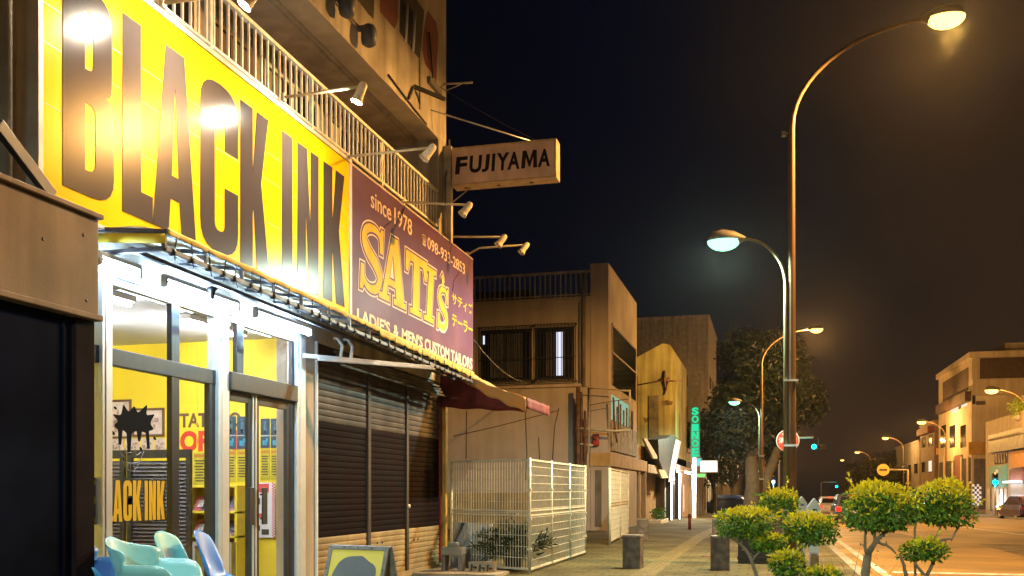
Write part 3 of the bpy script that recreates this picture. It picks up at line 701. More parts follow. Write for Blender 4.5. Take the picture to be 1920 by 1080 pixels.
# ------------------------------------------------------------------ red and orange tailor awning at the corner
M['orange'] = pm('weathered_orange_canvas', (.52, .24, .06), .75, var=.25, scale=4, bump=.2, bscale=14, dirt=(.5, .32, .14))
M['red'] = pm('dark_red_canvas', (.13, .008, .008), .75, var=.3, scale=4, bump=.2, bscale=14)
T = thing('tailor_awning', 'small sloping orange awning with a dark red hem past the shutters', 'awning', (WX, 14.5, 2.7))
tip = onX(988, 750, -3.64); ya, yb2 = tip.y - .05, tip.y + 1.5
def ro(u, v):
    x = WX + .04 + v * (-3.64 - WX - .04); z = 3.34 + (2.70 - 3.34)*v - .07*math.sin(math.pi*v) + .008*math.sin(v*30)
    return V((x, ya + u*(yb2 - ya), z - .03*math.sin(math.pi*u)))
build(MB().grid(ro, 10, 24), 'canopy', M['orange'], T, solid=.006)
def side(u, v):
    b = ro(0, u); return V((b.x, ya - .012 + .02*math.sin(u*11)*v, b.z + .012 - v*(.09 + .15*u + .012*math.sin(u*25))))
build(MB().grid(side, 30, 5), 'side_valance', M['orange'], T, solid=.005)
def hem(u, v):
    b = ro(0, u); z0 = b.z - .05 - .10*u; z1 = 2.58 - .10*u + .01*math.sin(u*17)
    return V((b.x, ya + .02 + .02*math.sin(u*9), min(z0, z0 + (z1 - z0)*v)))
build(MB().grid(hem, 24, 4).grid(lambda u, v: V((-3.63 + .01*math.sin(u*20), ya + u*(yb2-ya), 2.70 - .17*v)), 14, 3), 'hem', M['red'], T, solid=.005)
build(MB().bar((WX, ya + .05, 2.74), (-3.66, ya + .05, 2.66), .03, .03).bar((-3.66, ya, 2.68), (-3.66, yb2, 2.68), .03, .03).bar((WX, yb2, 2.74), (-3.66, yb2, 2.66), .03, .03), 'frame', M['rust'], T)

# ------------------------------------------------------------------ inside the shop
YI = 11.5
def irect(px0, py0, px1, py1, Y): a = onY(px0, py0, Y); b = onY(px1, py1, Y); return a.x, b.x, b.z, a.z
def picture(name, label, cat, px, mats, Y=YI, border=.03, group=None, th=.02, draw=None):
    x0, x1, z0, z1 = irect(*px, Y)
    t = thing(name, label, cat, ((x0+x1)/2, Y, z0), group)
    if border:
        mb = MB()
        for c in ((x0, z0, x1, z0 + border), (x0, z1 - border, x1, z1), (x0, z0 + border, x0 + border, z1 - border), (x1 - border, z0 + border, x1, z1 - border)):
            mb.box((c[0], Y - th, c[1]), (c[2], Y - .002, c[3]))
        build(mb, 'frame', mats[1], t)
    s = MB().box((x0 + border, Y - .008, z0 + border), (x1 - border, Y - .003, z1 - border))
    build(s, 'sheet', mats[0], t)
    if draw:
        mb = MB(); draw(mb, Frame((x0 + border, Y - .008, z0 + border), XA*(x1 - x0 - 2*border), ZA*(z1 - z0 - 2*border)))
        build(mb, 'print', mats[2:], t)
    return t
def rects(lst):
    def f(mb, fr):
        for x0, y0, x1, y1, m in lst:
            n = YA * -.002
            mb.add([fr.p(x0, y0) + n, fr.p(x1, y0) + n, fr.p(x1, y1) + n, fr.p(x0, y1) + n], [(0, 1, 2, 3)], m)
    return f
M['paper'] = pm('pale_pinkish_paper', (.62, .5, .42), .8, var=.15, scale=9)
M['wood'] = pm('brown_frame_wood', (.12, .06, .035), .5, var=.2)
M['faint'] = pm('faint_drawing_ink', (.40, .27, .22), .8, var=.3, scale=30)
blots = [(RN.uniform(.08, .7), RN.uniform(.1, .7)) for _ in range(9)]
dr = rects([(x, y, x + RN.uniform(.1, .2), y + RN.uniform(.08, .2), 0) for x, y in blots])
picture('picture_frame', 'upright framed flash sheet high on the yellow back wall', 'picture', (206, 750, 247, 822), (M['paper'], M['wood'], M['faint']), group='framed sheets on the back wall', draw=dr)
picture('picture_frame', 'wide framed sheet of faint drawings on the yellow back wall', 'picture', (249, 766, 309, 818), (M['paper'], M['wood'], M['faint']), group='framed sheets on the back wall', draw=dr)
for k, (a, b) in enumerate(((207, 232), (235, 262), (265, 288), (291, 310))):
    picture('drawing_sheet', ['first', 'second', 'third', 'last'][k] + ' from the left in the row of loose drawings under the frames', 'drawing', (a, 822, b, 846), (M['paper'], M['wood'], M['faint']), border=0, group='row of loose drawings', draw=dr)
M['blue_poster'] = pm('dark_blue_poster', (.015, .05, .10), .5, var=.4, scale=14)
M['pale'] = pm('pale_poster_print', (.45, .5, .42), .6, var=.3, scale=20)
M['cyan'] = pm('cyan_poster_print', (.03, .30, .5), .5, var=.3, scale=20)
M['dull_blue'] = pm('dull_blue_print', (.05, .14, .2), .5, var=.4, scale=14)
M['yposter'] = pm('yellow_green_poster', (.48, .42, .03), .6, var=.2, scale=10)
M['ink'] = pm('dark_print_ink', (.06, .05, .02), .7, var=.2)
M['oband'] = pm('orange_poster_band', (.5, .2, .03), .6, var=.2)
bl = rects([(.36, .50, .66, .92, 0), (.42, .50, .60, .62, 1), (.45, .78, .57, .88, 1), (0, .40, 1, .43, 1), (.25, .1, .7, .26, 2), (.6, .2, .8, .33, 2)])
yl = rects([(.06, .86, .94, .95, 1)] + [(.12 + .06*(k % 2), .74 - k*.085, .88 - .05*(k % 3), .78 - k*.085, 0) for k in range(8)])
for k, (a, b) in enumerate(((424, 443), (445, 464), (489, 506), (508, 525))):
    nth = ['left pane, left one', 'left pane, right one', 'right pane, left one', 'right pane, right one'][k]
    picture('blue_poster', 'dark blue poster behind the door glass, ' + nth, 'poster', (a, 781 + 4*(k > 1), b, 842 - 2*(k > 1)), (M['blue_poster'], M['wood'], M['dull_blue'], M['pale'], M['cyan']), border=0, group='blue posters', draw=bl)
for k, (a, b, c, d) in enumerate(((424, 443, 844, 903), (445, 464, 844, 903), (489, 506, 842, 899), (508, 525, 842, 899), (363, 387, 849, 912))):
    nth = ['left pane, left one', 'left pane, right one', 'right pane, left one', 'right pane, right one', 'alone left of the silver post'][k]
    picture('yellow_poster', 'yellow text poster with an orange heading, ' + nth, 'poster', (a, c, b, d), (M['yposter'], M['wood'], M['ink'], M['oband']), border=0, group='yellow text posters', draw=yl)
M['redprint'] = pm('red_poster_print', (.6, .06, .06), .6, var=.1)
ck = [(c*.05 + side*.9, r*.025, c*.05 + side*.9 + .05, r*.025 + .025, 0) for r in range(40) for c in range(2) for side in (0, 1) if (r + c) % 2]
ck += [(.2, .82, .8, .98, 0), (.3, .36, .62, .44, 0), (.2, .12, .5, .22, 1), (.55, .05, .8, .15, 1), (.3, .6, .5, .72, 1)]
picture('checked_poster', 'white poster with red chequered edges low behind the doors', 'poster', (461, 905, 516, 1008), (pm('white_poster_paper', (.7, .68, .68), .6, var=.06), M['wood'], M['redprint'], M['ink']), Y=YI - .02, border=0, draw=rects(ck))
# painted wall words
t = thing('wall_lettering', 'brown and red words painted on the yellow wall inside the shop', 'lettering', onY(380, 840, YI))
fi = Frame((0, YI, 0), XA, ZA); mb = MB()
x0, x1, z0, z1 = irect(337, 775, 452, 800, YI); putfit(mb, text2d('TATTOO', .004, .03), fi, x0, z0, x1, z1, .003, 0)
build(mb, 'brown_word', pm('brown_wall_letters', (.12, .06, .03), .6), t)
mb = MB(); x0, x1, z0, z1 = irect(338, 808, 444, 846, YI); putfit(mb, text2d('OPEN', .004, .05), fi, x0, z0, x1, z1, .003, 0)
build(mb, 'red_word', pm('red_wall_letters', (.65, .05, .03), .5), t)
# shelves with magazines
x0, x1, z0, z1 = irect(362, 900, 446, 1012, YI - .3); x0 -= .15
t = thing('wall_shelf', 'yellow shelf unit holding magazines against the shop back wall', 'shelf', (x0, YI - .3, 0))
ys = YI - .32
mb = MB().box((x0, ys, .95), (x1, YI - .01, .98)).box((x0, ys, .63), (x1, YI - .01, .66)).box((x1 - .04, ys, .06), (x1, YI - .01, 1.32)).box((x0, ys, 1.29), (x1 - .04, YI - .01, 1.32)).box((x0, ys, .06), (x0 + .04, YI - .01, 1.29))
build(mb, 'frame', M['yellow_wall'], t, bev=.004)
cols = [(.5, .1, .1), (.1, .12, .3), (.6, .58, .55), (.15, .1, .1), (.45, .25, .3)]
mm = [pm('magazine_cover', c, .4, var=.4, scale=25) for c in cols]
for zz in (.66, .98):
    for k in range(5):
        xx = x0 + .1 + k * (x1 - x0 - .2) / 5
        g = thing('magazine', ['red', 'navy', 'white', 'black', 'mauve'][k] + ' magazine leaning on the ' + ('lower' if zz < .8 else 'upper') + ' yellow shelf', 'magazine', (xx, ys, zz), 'magazines on the shelves')
        build(MB().obox((xx + .09, ys + .15, zz + .1), (.085, 0, 0), (0, .004, .0), (0, .06, .095)).obox((xx + .10, ys + .13, zz + .1), (.04, 0, 0), (0, .003, 0), (0, .03, .045), 1), 'cover', [mm[k], mm[(k + 2) % 5]], g)
t = thing('white_cabinet', 'low white framed cabinet under the yellow shelves', 'cabinet', (x1 - .4, ys - .2, .06))
build(MB().box((x1 - .6, ys - .1, .06), (x1 - .02, ys + .02, .58)), 'body', pm('mustard_board', (.35, .27, .06), .6), t)
mb = MB()
for c in ((-.6, .06, -.55, .58), (-.07, .06, -.02, .58), (-.55, .53, -.07, .58), (-.55, .06, -.07, .11)): mb.box((x1 + c[0], ys - .13, c[1]), (x1 + c[2], ys - .101, c[3]))
build(mb, 'frame', M['white_paint'], t)
build(MB().lathe((x1 - .3, ys - .101, .36), -YA, [(.001, 0), (.07, .001), (.07, .006), (.001, .007)], 16), 'dark_disc', M['black'], t)
# louvred black screens behind the fixed window
for k, (xa, xb, lb) in enumerate(((-8.6, -7.52, 'greyish louvred screen behind the lettered window, left one'), (-7.48, onY(361, 900, 10.05).x, 'black louvred screen behind the lettered window, right one'))):
    t = thing('louvred_screen', lb, 'screen', ((xa+xb)/2, 10.05, .06), 'louvred screens')
    zt = 1.74
    mb = MB()
    for c in ((xa, .06, xa + .06, zt), (xb - .06, .06, xb, zt), (xa + .06, zt - .1, xb - .06, zt), (xa + .06, .06, xb - .06, .14)): mb.box((c[0], 10.0, c[1]), (c[2], 10.05, c[3]))
    build(mb, 'frame', M['black'], t)
    mb = MB(); z = .16
    while z < zt - .12: mb.obox(((xa+xb)/2, 10.03, z), ((xb-xa)/2 - .06, 0, 0), (0, .014, .021), (0, -.002, .002)); z += .046
    build(mb, 'slats', pm('dark_slat', (.018, .016, .02) if k else (.05, .042, .045), .5, var=.3), t)
# ceiling battens inside
for k, (xx, yy) in enumerate(((-6.4, 8.0), (-6.4, 10.2), (-8.0, 9.2))):
    t = thing('ceiling_light', ['lit ceiling batten near the glass inside the shop, nearer one', 'lit ceiling batten near the glass inside the shop, farther one', 'lit ceiling batten deep inside the shop'][k], 'light', (xx, yy, 3.27), 'ceiling battens inside the shop')
    build(MB().box((xx - .07, yy - .62, 3.2), (xx + .07, yy + .62, 3.268)), 'batten', M['white_paint'], t, bev=.01)
    build(MB().tube([(xx, yy - .6, 3.175), (xx, yy + .6, 3.175)], .02, 10), 'tube', em('lit_ceiling_tube', (.95, .95, 1), 430) if k == 0 else bpy.data.materials['lit_ceiling_tube'], t)
# film lettering and ink drawing stuck on the fixed pane
T = thing('window_decal', 'black dripping ink splash over yellow capitals stuck on the fixed window', 'decal', (WX - .036, yX(260, WX), 1.2))
fw = Frame((WX - .0365, 0, 0), YA, ZA); XW = WX - .0365
zl0, zl1 = onX(260, 976, XW).z, onX(260, 901, XW).z; h = zl1 - zl0
mb = MB()
for ch, a, b in (('B', 168, 200), ('L', 203, 213), ('A', 212, 229), ('C', 231, 247), ('K', 249, 265), ('I', 271, 277), ('N', 279, 292), ('K', 294, 309)):
    y0, y1 = yX(a, XW), yX(b, XW); g = GL[ch]((y1-y0)/h, .13); P = [[(y0 + q[0]*h, zl0 + q[1]*h) for q in pl] for pl in g]
    poly(mb, [offset(P[0], .016)], fw, .0006, .0004, 0); poly(mb, P, fw, .0006, .0014, 1)
build(mb, 'lettering', [M['black'], pm('yellow_film', (.85, .55, .01), .4, var=0)], T)
mb = MB()
def cp(pts): q = [onX(a, b, XW) for a, b in pts]; return [(p.y, p.z) for p in q]
blot = rp([(212, 798, 5.5), (222, 790, 5.5), (210, 776, 5.5), (227, 779, 5.5), (231, 757, 4), (241, 773, 5.5), (252, 760, 5.5), (258, 775, 5.5), (276, 758, 4), (274, 779, 5.5), (291, 776, 5.5), (281, 793, 5.5), (289, 806, 5.5), (279, 808, 2), (281, 842, 1.5), (276, 842, 1.5), (273, 812, 2), (266, 809, 2), (263, 828, 1.5), (259, 828, 1.5), (256, 808, 2), (247, 812, 2), (244, 852, 1.5), (239, 852, 1.5), (237, 812, 2), (230, 806, 2), (227, 834, 1.5), (222, 834, 1.5), (221, 806, 2)], 5)
poly(mb, [cp(blot)], fw, .001, .0004)
for c in ((212, 812, 3, 4), (290, 822, 2.5, 3.5), (216, 765, 2.5, 3), (264, 842, 2.5, 4), (233, 862, 2, 4)): poly(mb, [cp([(c[0] + c[2]*math.cos(a*.5236) + 1.5*math.sin(a*.5236), c[1] + c[3]*math.sin(a*.5236)) for a in range(12)])], fw, .001, .0006)
build(mb, 'ink_blot', pm('matt_black_film', (.006, .006, .007), .9, var=0, spec=.1), T)
mb = MB()
for pts in (((222, 836), (226, 850), (234, 858), (232, 868), (238, 880), (250, 884), (258, 874), (264, 860), (270, 846)), ((240, 868), (239, 879)), ((245, 868), (245, 882)), ((251, 868), (251, 881)), ((234, 866), (246, 869), (260, 866)), ((234, 840), (236, 850), (246, 848)), ((254, 842), (256, 854), (264, 848))):
    mb.tube([onX(a, b, XW + .002) for a, b in pts], .0035, 4)
build(mb, 'thin_outline', pm('grey_decal_line', (.22, .21, .21), .5), T)

# ------------------------------------------------------------------ moulded plastic chairs
def make_shell(prof, mb):
    vs = [p[0] for p in prof]
    def smp(v, k):
        for i in range(len(prof) - 1):
            if v <= prof[i+1][0] or i == len(prof) - 2:
                a, b, c, d = prof[max(i-1, 0)], prof[i], prof[i+1], prof[min(i+2, len(prof)-1)]
                t = (v - b[0]) / (c[0] - b[0]); p0, p1, p2, p3 = a[k], b[k], c[k], d[k]
                return .5*(2*p1 + (p2-p0)*t + (2*p0-5*p1+4*p2-p3)*t*t + (3*p1-p0-3*p2+p3)*t**3)
    def fn(u, v):
        s = 2*u - 1; e = abs(s)**2.2
        return V((s * smp(v, 3), smp(v, 1) + e * smp(v, 5), smp(v, 2) + e * smp(v, 4)))
    return mb.grid(fn, 20, 28)
SIDE = [(0, .24, .385, .17, -.02, 0), (.12, .205, .43, .21, .0, 0), (.35, .02, .41, .228, .03, 0), (.55, -.15, .43, .225, .05, .02), (.70, -.225, .54, .21, .03, .06), (.86, -.27, .70, .20, .0, .05), (.95, -.295, .79, .175, -.015, .035), (1, -.305, .825, .12, -.03, .02)]
ARM = [(0, .24, .39, .23, .02, -.02), (.1, .22, .425, .285, .17, -.05), (.25, .1, .42, .305, .24, .0), (.42, -.06, .42, .315, .25, .02), (.58, -.18, .455, .315, .22, .07), (.72, -.24, .57, .305, .15, .14), (.86, -.285, .70, .28, .05, .15), (.95, -.31, .79, .235, -.03, .11), (1, -.32, .825, .16, -.06, .06)]
M['legwood'] = pm('beech_chair_leg', (.45, .3, .16), .5, var=.2, scale=12)
def chair(prof, col, loc, rz, label, cname, sc=1.12):
    t = thing('armchair' if prof is ARM else 'side_chair', label, 'chair', loc, 'moulded chairs outside the shop', rz); t.scale = (sc, sc, sc)
    build(make_shell(prof, MB()), 'shell', pm(cname, col, .38, var=.04, coat=.15), t, local=True, solid=.009)
    for sx in (-1, 1):
        for sy in (-1, 1):
            build(MB().tube([(sx*.11, sy*.1 - .02, .40), (sx*.23, sy*.22 - .02, .0)], [.015, .010], 8), 'leg', M['legwood'], t, local=True)
    build(MB().tube([(-.16, -.15, .22), (.16, .13, .22)], .005, 6).tube([(.16, -.15, .22), (-.16, .13, .22)], .005, 6).box((-.13, -.14, .385), (.13, .1, .402)), 'brace', M['black'], t, local=True)
    return t
AQ, BL = (.26, .60, .68), (.05, .22, .66)
def cpos(px, d): p = atd(px, 1000, d); return (p.x, p.y, 0)
chair(ARM, AQ, cpos(300, 6.75), math.radians(-74), 'pale aqua moulded armchair turned side on, in front of the lettered window', 'aqua_plastic')
chair(SIDE, (.2, .62, .62), cpos(376, 7.75), math.radians(-80), 'turquoise moulded side chair between the armchair and the blue side chair', 'turquoise_plastic')
chair(SIDE, BL, cpos(446, 8.0), math.radians(-72), 'blue moulded side chair standing by the silver door post', 'blue_plastic')
chair(ARM, (.07, .32, .72), cpos(176, 6.85), math.radians(-75), 'blue moulded armchair half hidden behind the dark neighbouring shopfront', 'blue_armchair_plastic')

# ------------------------------------------------------------------ folding pavement board
c = atd(676, 1040, 8.0)
T = thing('pavement_board', 'folding pavement board with a steel frame, yellow face and grey blot', 'sign board', (c.x, c.y, 0), None, math.radians(-12))
h, hw, ft = .79, .30, .24
M['steel_dk'] = pm('dull_steel_frame', (.30, .31, .33), .45, .5, var=.25, scale=9)
for s in (-1, 1):
    U, Vv = XA * -s, V((0, -s*ft, h)).normalized(); n = U.cross(Vv)
    O = V((0, s*(ft + .02), 0)); L = math.hypot(h, ft); f = Frame(O, U, Vv); n = f.N
    mb = MB()
    for a in ((-hw, 0, -hw + .035, L), (hw - .035, 0, hw, L), (-hw + .035, L - .035, hw - .035, L), (-hw + .035, .08, hw - .035, .115)):
        mb.obox(f.p((a[0]+a[2])/2, (a[1]+a[3])/2, 0), f.U*(a[2]-a[0])/2, f.V*(a[3]-a[1])/2, f.N*.012)
    fr_o = build(mb, 'frame', M['steel_dk'], T, local=True, bev=.004)
    build(MB().obox(f.p(0, (L+.08)/2, -.002), f.U*(hw-.036), f.V*(L-.115-.036)/2, f.N*.004), 'face', pm('pale_yellow_board', (.78, .66, .14), .4, var=.05, coat=.3) if s < 0 else M['steel_dk'], T, local=True)
    mb = MB()
    for k in range(5): mb.lathe(f.p(-hw + .02 + k*.14, L - .017, .012), f.N, [(.007, 0), (.006, .003), (.001, .004)], 8)
    for k in range(4): mb.lathe(f.p(-hw + .017, L - .2 - k*.16, .012), f.N, [(.007, 0), (.006, .003), (.001, .004)], 8).lathe(f.p(hw - .017, L - .2 - k*.16, .012), f.N, [(.007, 0), (.006, .003), (.001, .004)], 8)
    build(mb, 'rivet', M['black'], fr_o, local=True)
    if s < 0:
        b = rp([(-.22, .25, .05), (-.235, .60, .12), (-.12, .74, .09), (-.03, .735, .05), (.06, .745, .04), (.12, .70, .04), (.215, .66, .06), (.22, .3, .08), (.13, .24, .03), (.10, .12, .02), (.06, .24, .02), (-.05, .22, .03), (-.09, .10, .02), (-.13, .22, .02)])
        mb = MB(); poly(mb, [b, rp([(-.09, .52, .03), (-.02, .58, .03), (0, .45, .03), (-.07, .42, .03)])], Frame(f.p(0, 0, .002), f.U, f.V), .002, .001)
        build(mb, 'blot', pm('blue_grey_blot', (.13, .16, .20), .45, coat=.2), T, local=True)
# ------------------------------------------------------------------ wire fence round the empty lot
M['fence'] = pm('cream_fence_coating', (.64, .60, .47), .5, .1, var=.15, scale=9)
def fence_panel(mb, p, q, z0, z1, vstep, hstep, wr=.0035, hr=.004, mid=True):
    p, q = V(p), V(q); L = (q - p).length; d = (q - p) / L
    g0, g1 = V((0, 0, gz(p.y))), V((0, 0, gz(q.y)))
    n = max(1, round(L / vstep))
    for k in range(1, n): c = p + d*L*k/n; mb.bar(c + ZA*z0, c + ZA*z1, wr*2, wr*2)
    z = z0
    while z < z1 + .001: mb.bar(p + ZA*z, q + ZA*z, hr*2, hr*2); z += hstep
    mb.bar(p + ZA*z1, q + ZA*z1, .032, .03)
    mb.bar(p + ZA*z0, q + ZA*z0, .03, .03)
    if mid:
        zm = z0 + (z1 - z0)*.49
        mb.bar(p + ZA*zm, q + ZA*zm, .028, .022); mb.bar(p + ZA*(zm + .07), q + ZA*(zm + .07), .028, .022)
c0 = onZ(993, 1075, 0); c1 = onZ(1097, 1040, 0); fz0, fz1 = .06, EYE + (HZ - 862)/FP*(c0.y/ray(993, 900).y)
f0 = V((WX + .12, c0.y + .75, 0))
T = thing('wire_fence', 'cream wire mesh fence across the front of the empty lot beside the shutters', 'fence', f0)
mb = MB(); fence_panel(mb, f0, c0, fz0, fz1, .055, .17); build(mb, 'mesh_panel', M['fence'], T)
build(MB().tube([f0, f0 + ZA*fz1], .022, 8), 'post', M['fence'], T)
T = thing('wire_fence', 'cream wire mesh fence of three bays along the pavement with thick posts', 'fence', c0)
for k in range(3):
    mb = MB(); fence_panel(mb, c0 + (c1-c0)*(k/3), c0 + (c1-c0)*((k+1)/3), fz0, fz1, .055, .13, wr=.003); build(mb, 'mesh_panel', M['fence'], T)
for k in range(4):
    p = c0 + (c1-c0)*(k/3); mb = MB().tube([p - ZA*.02, p + ZA*(fz1 + .03)], .024, 10)
    for z in (.35, .8, 1.25): mb.box(p + V((-.03, -.03, z)), p + V((.03, .03, z + .03)))
    build(mb, 'post', M['fence'], T)
g0, g1 = onZ(1143, 1022, 0), onZ(1178, 1003.5, 0)
T = thing('mesh_gate', 'cream mesh gate leaf standing open beside the tan building', 'gate', g0)
h = EYE + (HZ - 879)/FP*(g0.y/ray(1143, 900).y)
for k in range(2):
    mb = MB(); fence_panel(mb, g0 + (g1-g0)*(k/2), g0 + (g1-g0)*((k+1)/2), .08, h, .05, .12); build(mb, 'mesh_panel', M['fence'], T)
for k in range(3):
    p = g0 + (g1-g0)*(k/2); build(MB().tube([p, p + ZA*(h + .02)], .035 if k == 0 else .028, 10), 'post', M['fence'], T)

# things left in the lot
t = thing('leaning_board', 'grey board with a white edge leaning in the fenced lot', 'board', onZ(880, 1066, 0))
a, b = onZ(846, 1068, .02), onZ(912, 1062, .02); b.y += .1
up = V((0, .12, .68))
build(MB().prism([a, b, b + up, a + up*1.08], YA, .03), 'board', pm('grey_board', (.10, .105, .12), .6, var=.12, scale=2), t)
build(MB().bar(b + V((.015, -.01, 0)), b + up + V((.015, -.01, 0)), .03, .05), 'white_edge', M['white_paint'], t)
c = onZ(868, 1074, 0) + V((-.1, -.15, 0))
t = thing('stool', 'small pale stool in front of the leaning grey board', 'stool', c)
build(MB().box(c + V((-.16, -.13, .28)), c + V((.16, .13, .40))).box(c + V((-.08, -.06, .40)), c + V((.08, .08, .47))), 'seat', pm('pale_stool', (.26, .24, .2), .7, var=.25), t, bev=.02)
for sx in (-1, 1):
    build(MB().box(c + V((sx*.13 - .03, -.1, 0)), c + V((sx*.13 + .03, .1, .28))), 'leg', M['conc_dk'], t, bev=.01)
c = onZ(905, 1077, 0)
t = thing('concrete_block', 'grey hollow concrete block on the ground by the potted bush', 'block', c)
mb = MB().box(c + V((-.2, -.06, 0)), c + V((.2, .06, .04))).box(c + V((-.2, -.06, .15)), c + V((.2, .06, .19)))
for x in (-.2, -.07, .05, .17): mb.box(c + V((x, -.058, .04)), c + V((x + .03, .058, .15)))
build(mb, 'block', M['kerbstone'], t)
o = build(MB().prism([V((WX + .07, 13.2, 0)), V((-3.75, 13.2, 0)), V((-3.75, 13.9, 0)), V((WX + .07, 14.6, 0))], ZA, .045), 'ramp', pm('ramp_concrete', (.34, .28, .2), .85, var=.2, scale=2, bump=.2)); o['kind'] = 'structure'

# ------------------------------------------------------------------ leaves
def leaf(mb, c, d, n, ln, wd, m=0):
    """a folded leaf of two faces"""
    d = d.normalized(); s = d.cross(n)
    if s.length < 1e-3: s = d.orthogonal()
    s.normalize(); n = s.cross(d)
    mb.add([c, c + d*ln*.45 + s*wd*.5 + n*wd*.18, c + d*ln, c + d*ln*.45 - s*wd*.5 + n*wd*.18, c + d*ln*.5], [(0, 1, 4), (1, 2, 4), (2, 3, 4), (3, 0, 4)], m)
def rv(r=RN):
    while True:
        v = V((r.uniform(-1, 1), r.uniform(-1, 1), r.uniform(-1, 1)))
        if .05 < v.length < 1: return v.normalized()
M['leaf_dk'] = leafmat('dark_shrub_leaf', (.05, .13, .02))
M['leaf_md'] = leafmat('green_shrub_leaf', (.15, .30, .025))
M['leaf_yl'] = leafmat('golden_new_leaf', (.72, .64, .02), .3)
M['leaf_tree'] = leafmat('tree_leaf', (.015, .029, .008), .5)
M['leaf_tree2'] = leafmat('dark_tree_leaf', (.008, .014, .005), .5)
M['bark'] = pm('pale_bark', (.26, .20, .13), .9, var=.3, scale=8, bump=.5, bscale=30)
M['bark_grey'] = pm('smooth_grey_bark', (.085, .07, .042), .9, var=.25, scale=3, bump=.4, bscale=18)

# bush in the lot
c = onZ(948, 1072, 0) + V((0, .45, 0))
T = thing('potted_bush', 'dark narrow leaved bush in a dark pot behind the wire fence', 'bush', c)
build(MB().lathe(c, ZA, [(.001, 0), (.13, 0), (.16, .20), (.175, .20), (.175, .24), (.15, .24), (.001, .22)], 18), 'pot', pm('dark_pot', (.012, .015, .022), .6), T)
mb = MB(); st = MB()
for k in range(150):
    d = V((RN.uniform(-.8, .8), RN.uniform(-.6, .6), RN.uniform(.1, 1.4))).normalized(); L = RN.uniform(.3, .66)
    if k < 3: d = V((-.15 + .1*k, 0, 1)).normalized(); L = .8
    p = [c + V((0, 0, .2)) + d*L*t + V((d.x, d.y, -.4))*.3*t*t*L for t in (0, .33, .66, 1)]
    st.tube(p, [.007, .006, .004, .002], 4)
    for i in range(26):
        t = RN.uniform(.25, 1); q = c + V((0, 0, .2)) + d*L*t + V((d.x, d.y, -.4))*.3*t*t*L
        leaf(mb, q, (d + rv()*.9), rv(), RN.uniform(.07, .15), .026, 0 if RN.random() < .97 else 1)
build(st, 'stem', M['bark'], T); build(mb, 'foliage', [leafmat('dark_bush_leaf', (.022, .034, .012), .5), M['leaf_md']], T)

# topiary shrubs: bare forked stems carrying clipped clouds of leaves, golden on top
def crown(T, c, rx, ry, rz, n, seed):
    r = random.Random(seed); mb = MB(); bumps = [(rv(r), r.uniform(.05, .24)) for _ in range(18)]
    for i in range(n):
        v = rv(r); k = 1 + sum(a * max(0, v.dot(b))**6 for b, a in bumps) - .08
        if v.z < -.55: v.z = -.55 - (abs(v.z) - .55)*.4
        s = r.uniform(.70, 1.02) if r.random() < .66 else r.uniform(.2, .72)
        p = c + V((v.x*rx, v.y*ry, v.z*rz)) * k * s
        up = v.z + r.gauss(0, .22)
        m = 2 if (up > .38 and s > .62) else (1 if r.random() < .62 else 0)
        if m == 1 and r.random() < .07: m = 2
        d = (v*.8 + rv(r)*.9 + V((0, 0, .35 if m == 2 else -.05)))
        leaf(mb, p, d, (v + rv(r)*.6), r.choice((.02, .028, .034, .046))*r.uniform(.8, 1.2), r.uniform(.012, .024), m)
    for b, a in bumps[:6]:                                   # stray shoots breaking the outline
        q = c + V((b.x*rx, b.y*ry, abs(b.z)*rz))*(1.0 + a*.6)
        for j in range(9): leaf(mb, q + b*.008*j + V((0, 0, .006*j)), b + rv(r)*.8, rv(r), r.uniform(.025, .045), .016, 2 if b.z > 0 else 1)
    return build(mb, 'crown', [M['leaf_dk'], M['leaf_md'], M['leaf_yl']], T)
def topiary(label, base, dist, stems, crowns):
    bp = atd(*base, dist); bp.z = .02
    T = thing('topiary_shrub', label, 'shrub', bp, 'clipped shrubs in the kerbside bed')
    P = lambda s: [bp if q is None else atd(q[0], q[1], dist + q[2]) for q in s[0]]
    st = MB()
    for s in stems:
        p = P(s); p2 = [p[0]]
        for a, b in zip(p[:-1], p[1:]):
            p2 += [a.lerp(b, .5) + rv()*.006, b]
        st.tube(p2, [s[1] + (s[2]-s[1])*i/(len(p2)-1) for i in range(len(p2))], 8)
        for i in range(1, len(p2) - 1):
            if RN.random() < .5: d = rv(); st.tube([p2[i], p2[i] + d*.03], [s[2]*.8, .003], 5)
    build(st, 'trunk', M['bark'], T)
    for k, (px, py, rx, rz, n, dd) in enumerate(crowns):
        c = atd(px, py, dist + dd); q = (dist + dd)/FP
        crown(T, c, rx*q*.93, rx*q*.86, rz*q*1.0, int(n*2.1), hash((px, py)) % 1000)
topiary('tall golden topped topiary with one big rounded crown on a leaning forked trunk', (1622, 1080), 6.4,
        [([None, (1622, 1080, 0), (1627, 1040, 0)], .030, .026), ([(1627, 1040, 0), (1622, 1025, 0), (1624, 985, 0)], .013, .008), ([(1627, 1040, 0), (1645, 1012, .0), (1672, 985, .05)], .022, .010), ([(1640, 1020, 0), (1640, 1000, .1), (1655, 975, .1)], .01, .006), ([(1645, 1015, 0), (1662, 1022, -.05), (1680, 1038, -.1)], .010, .006)],
        [(1650, 957, 68, 50, 1500, 0)])
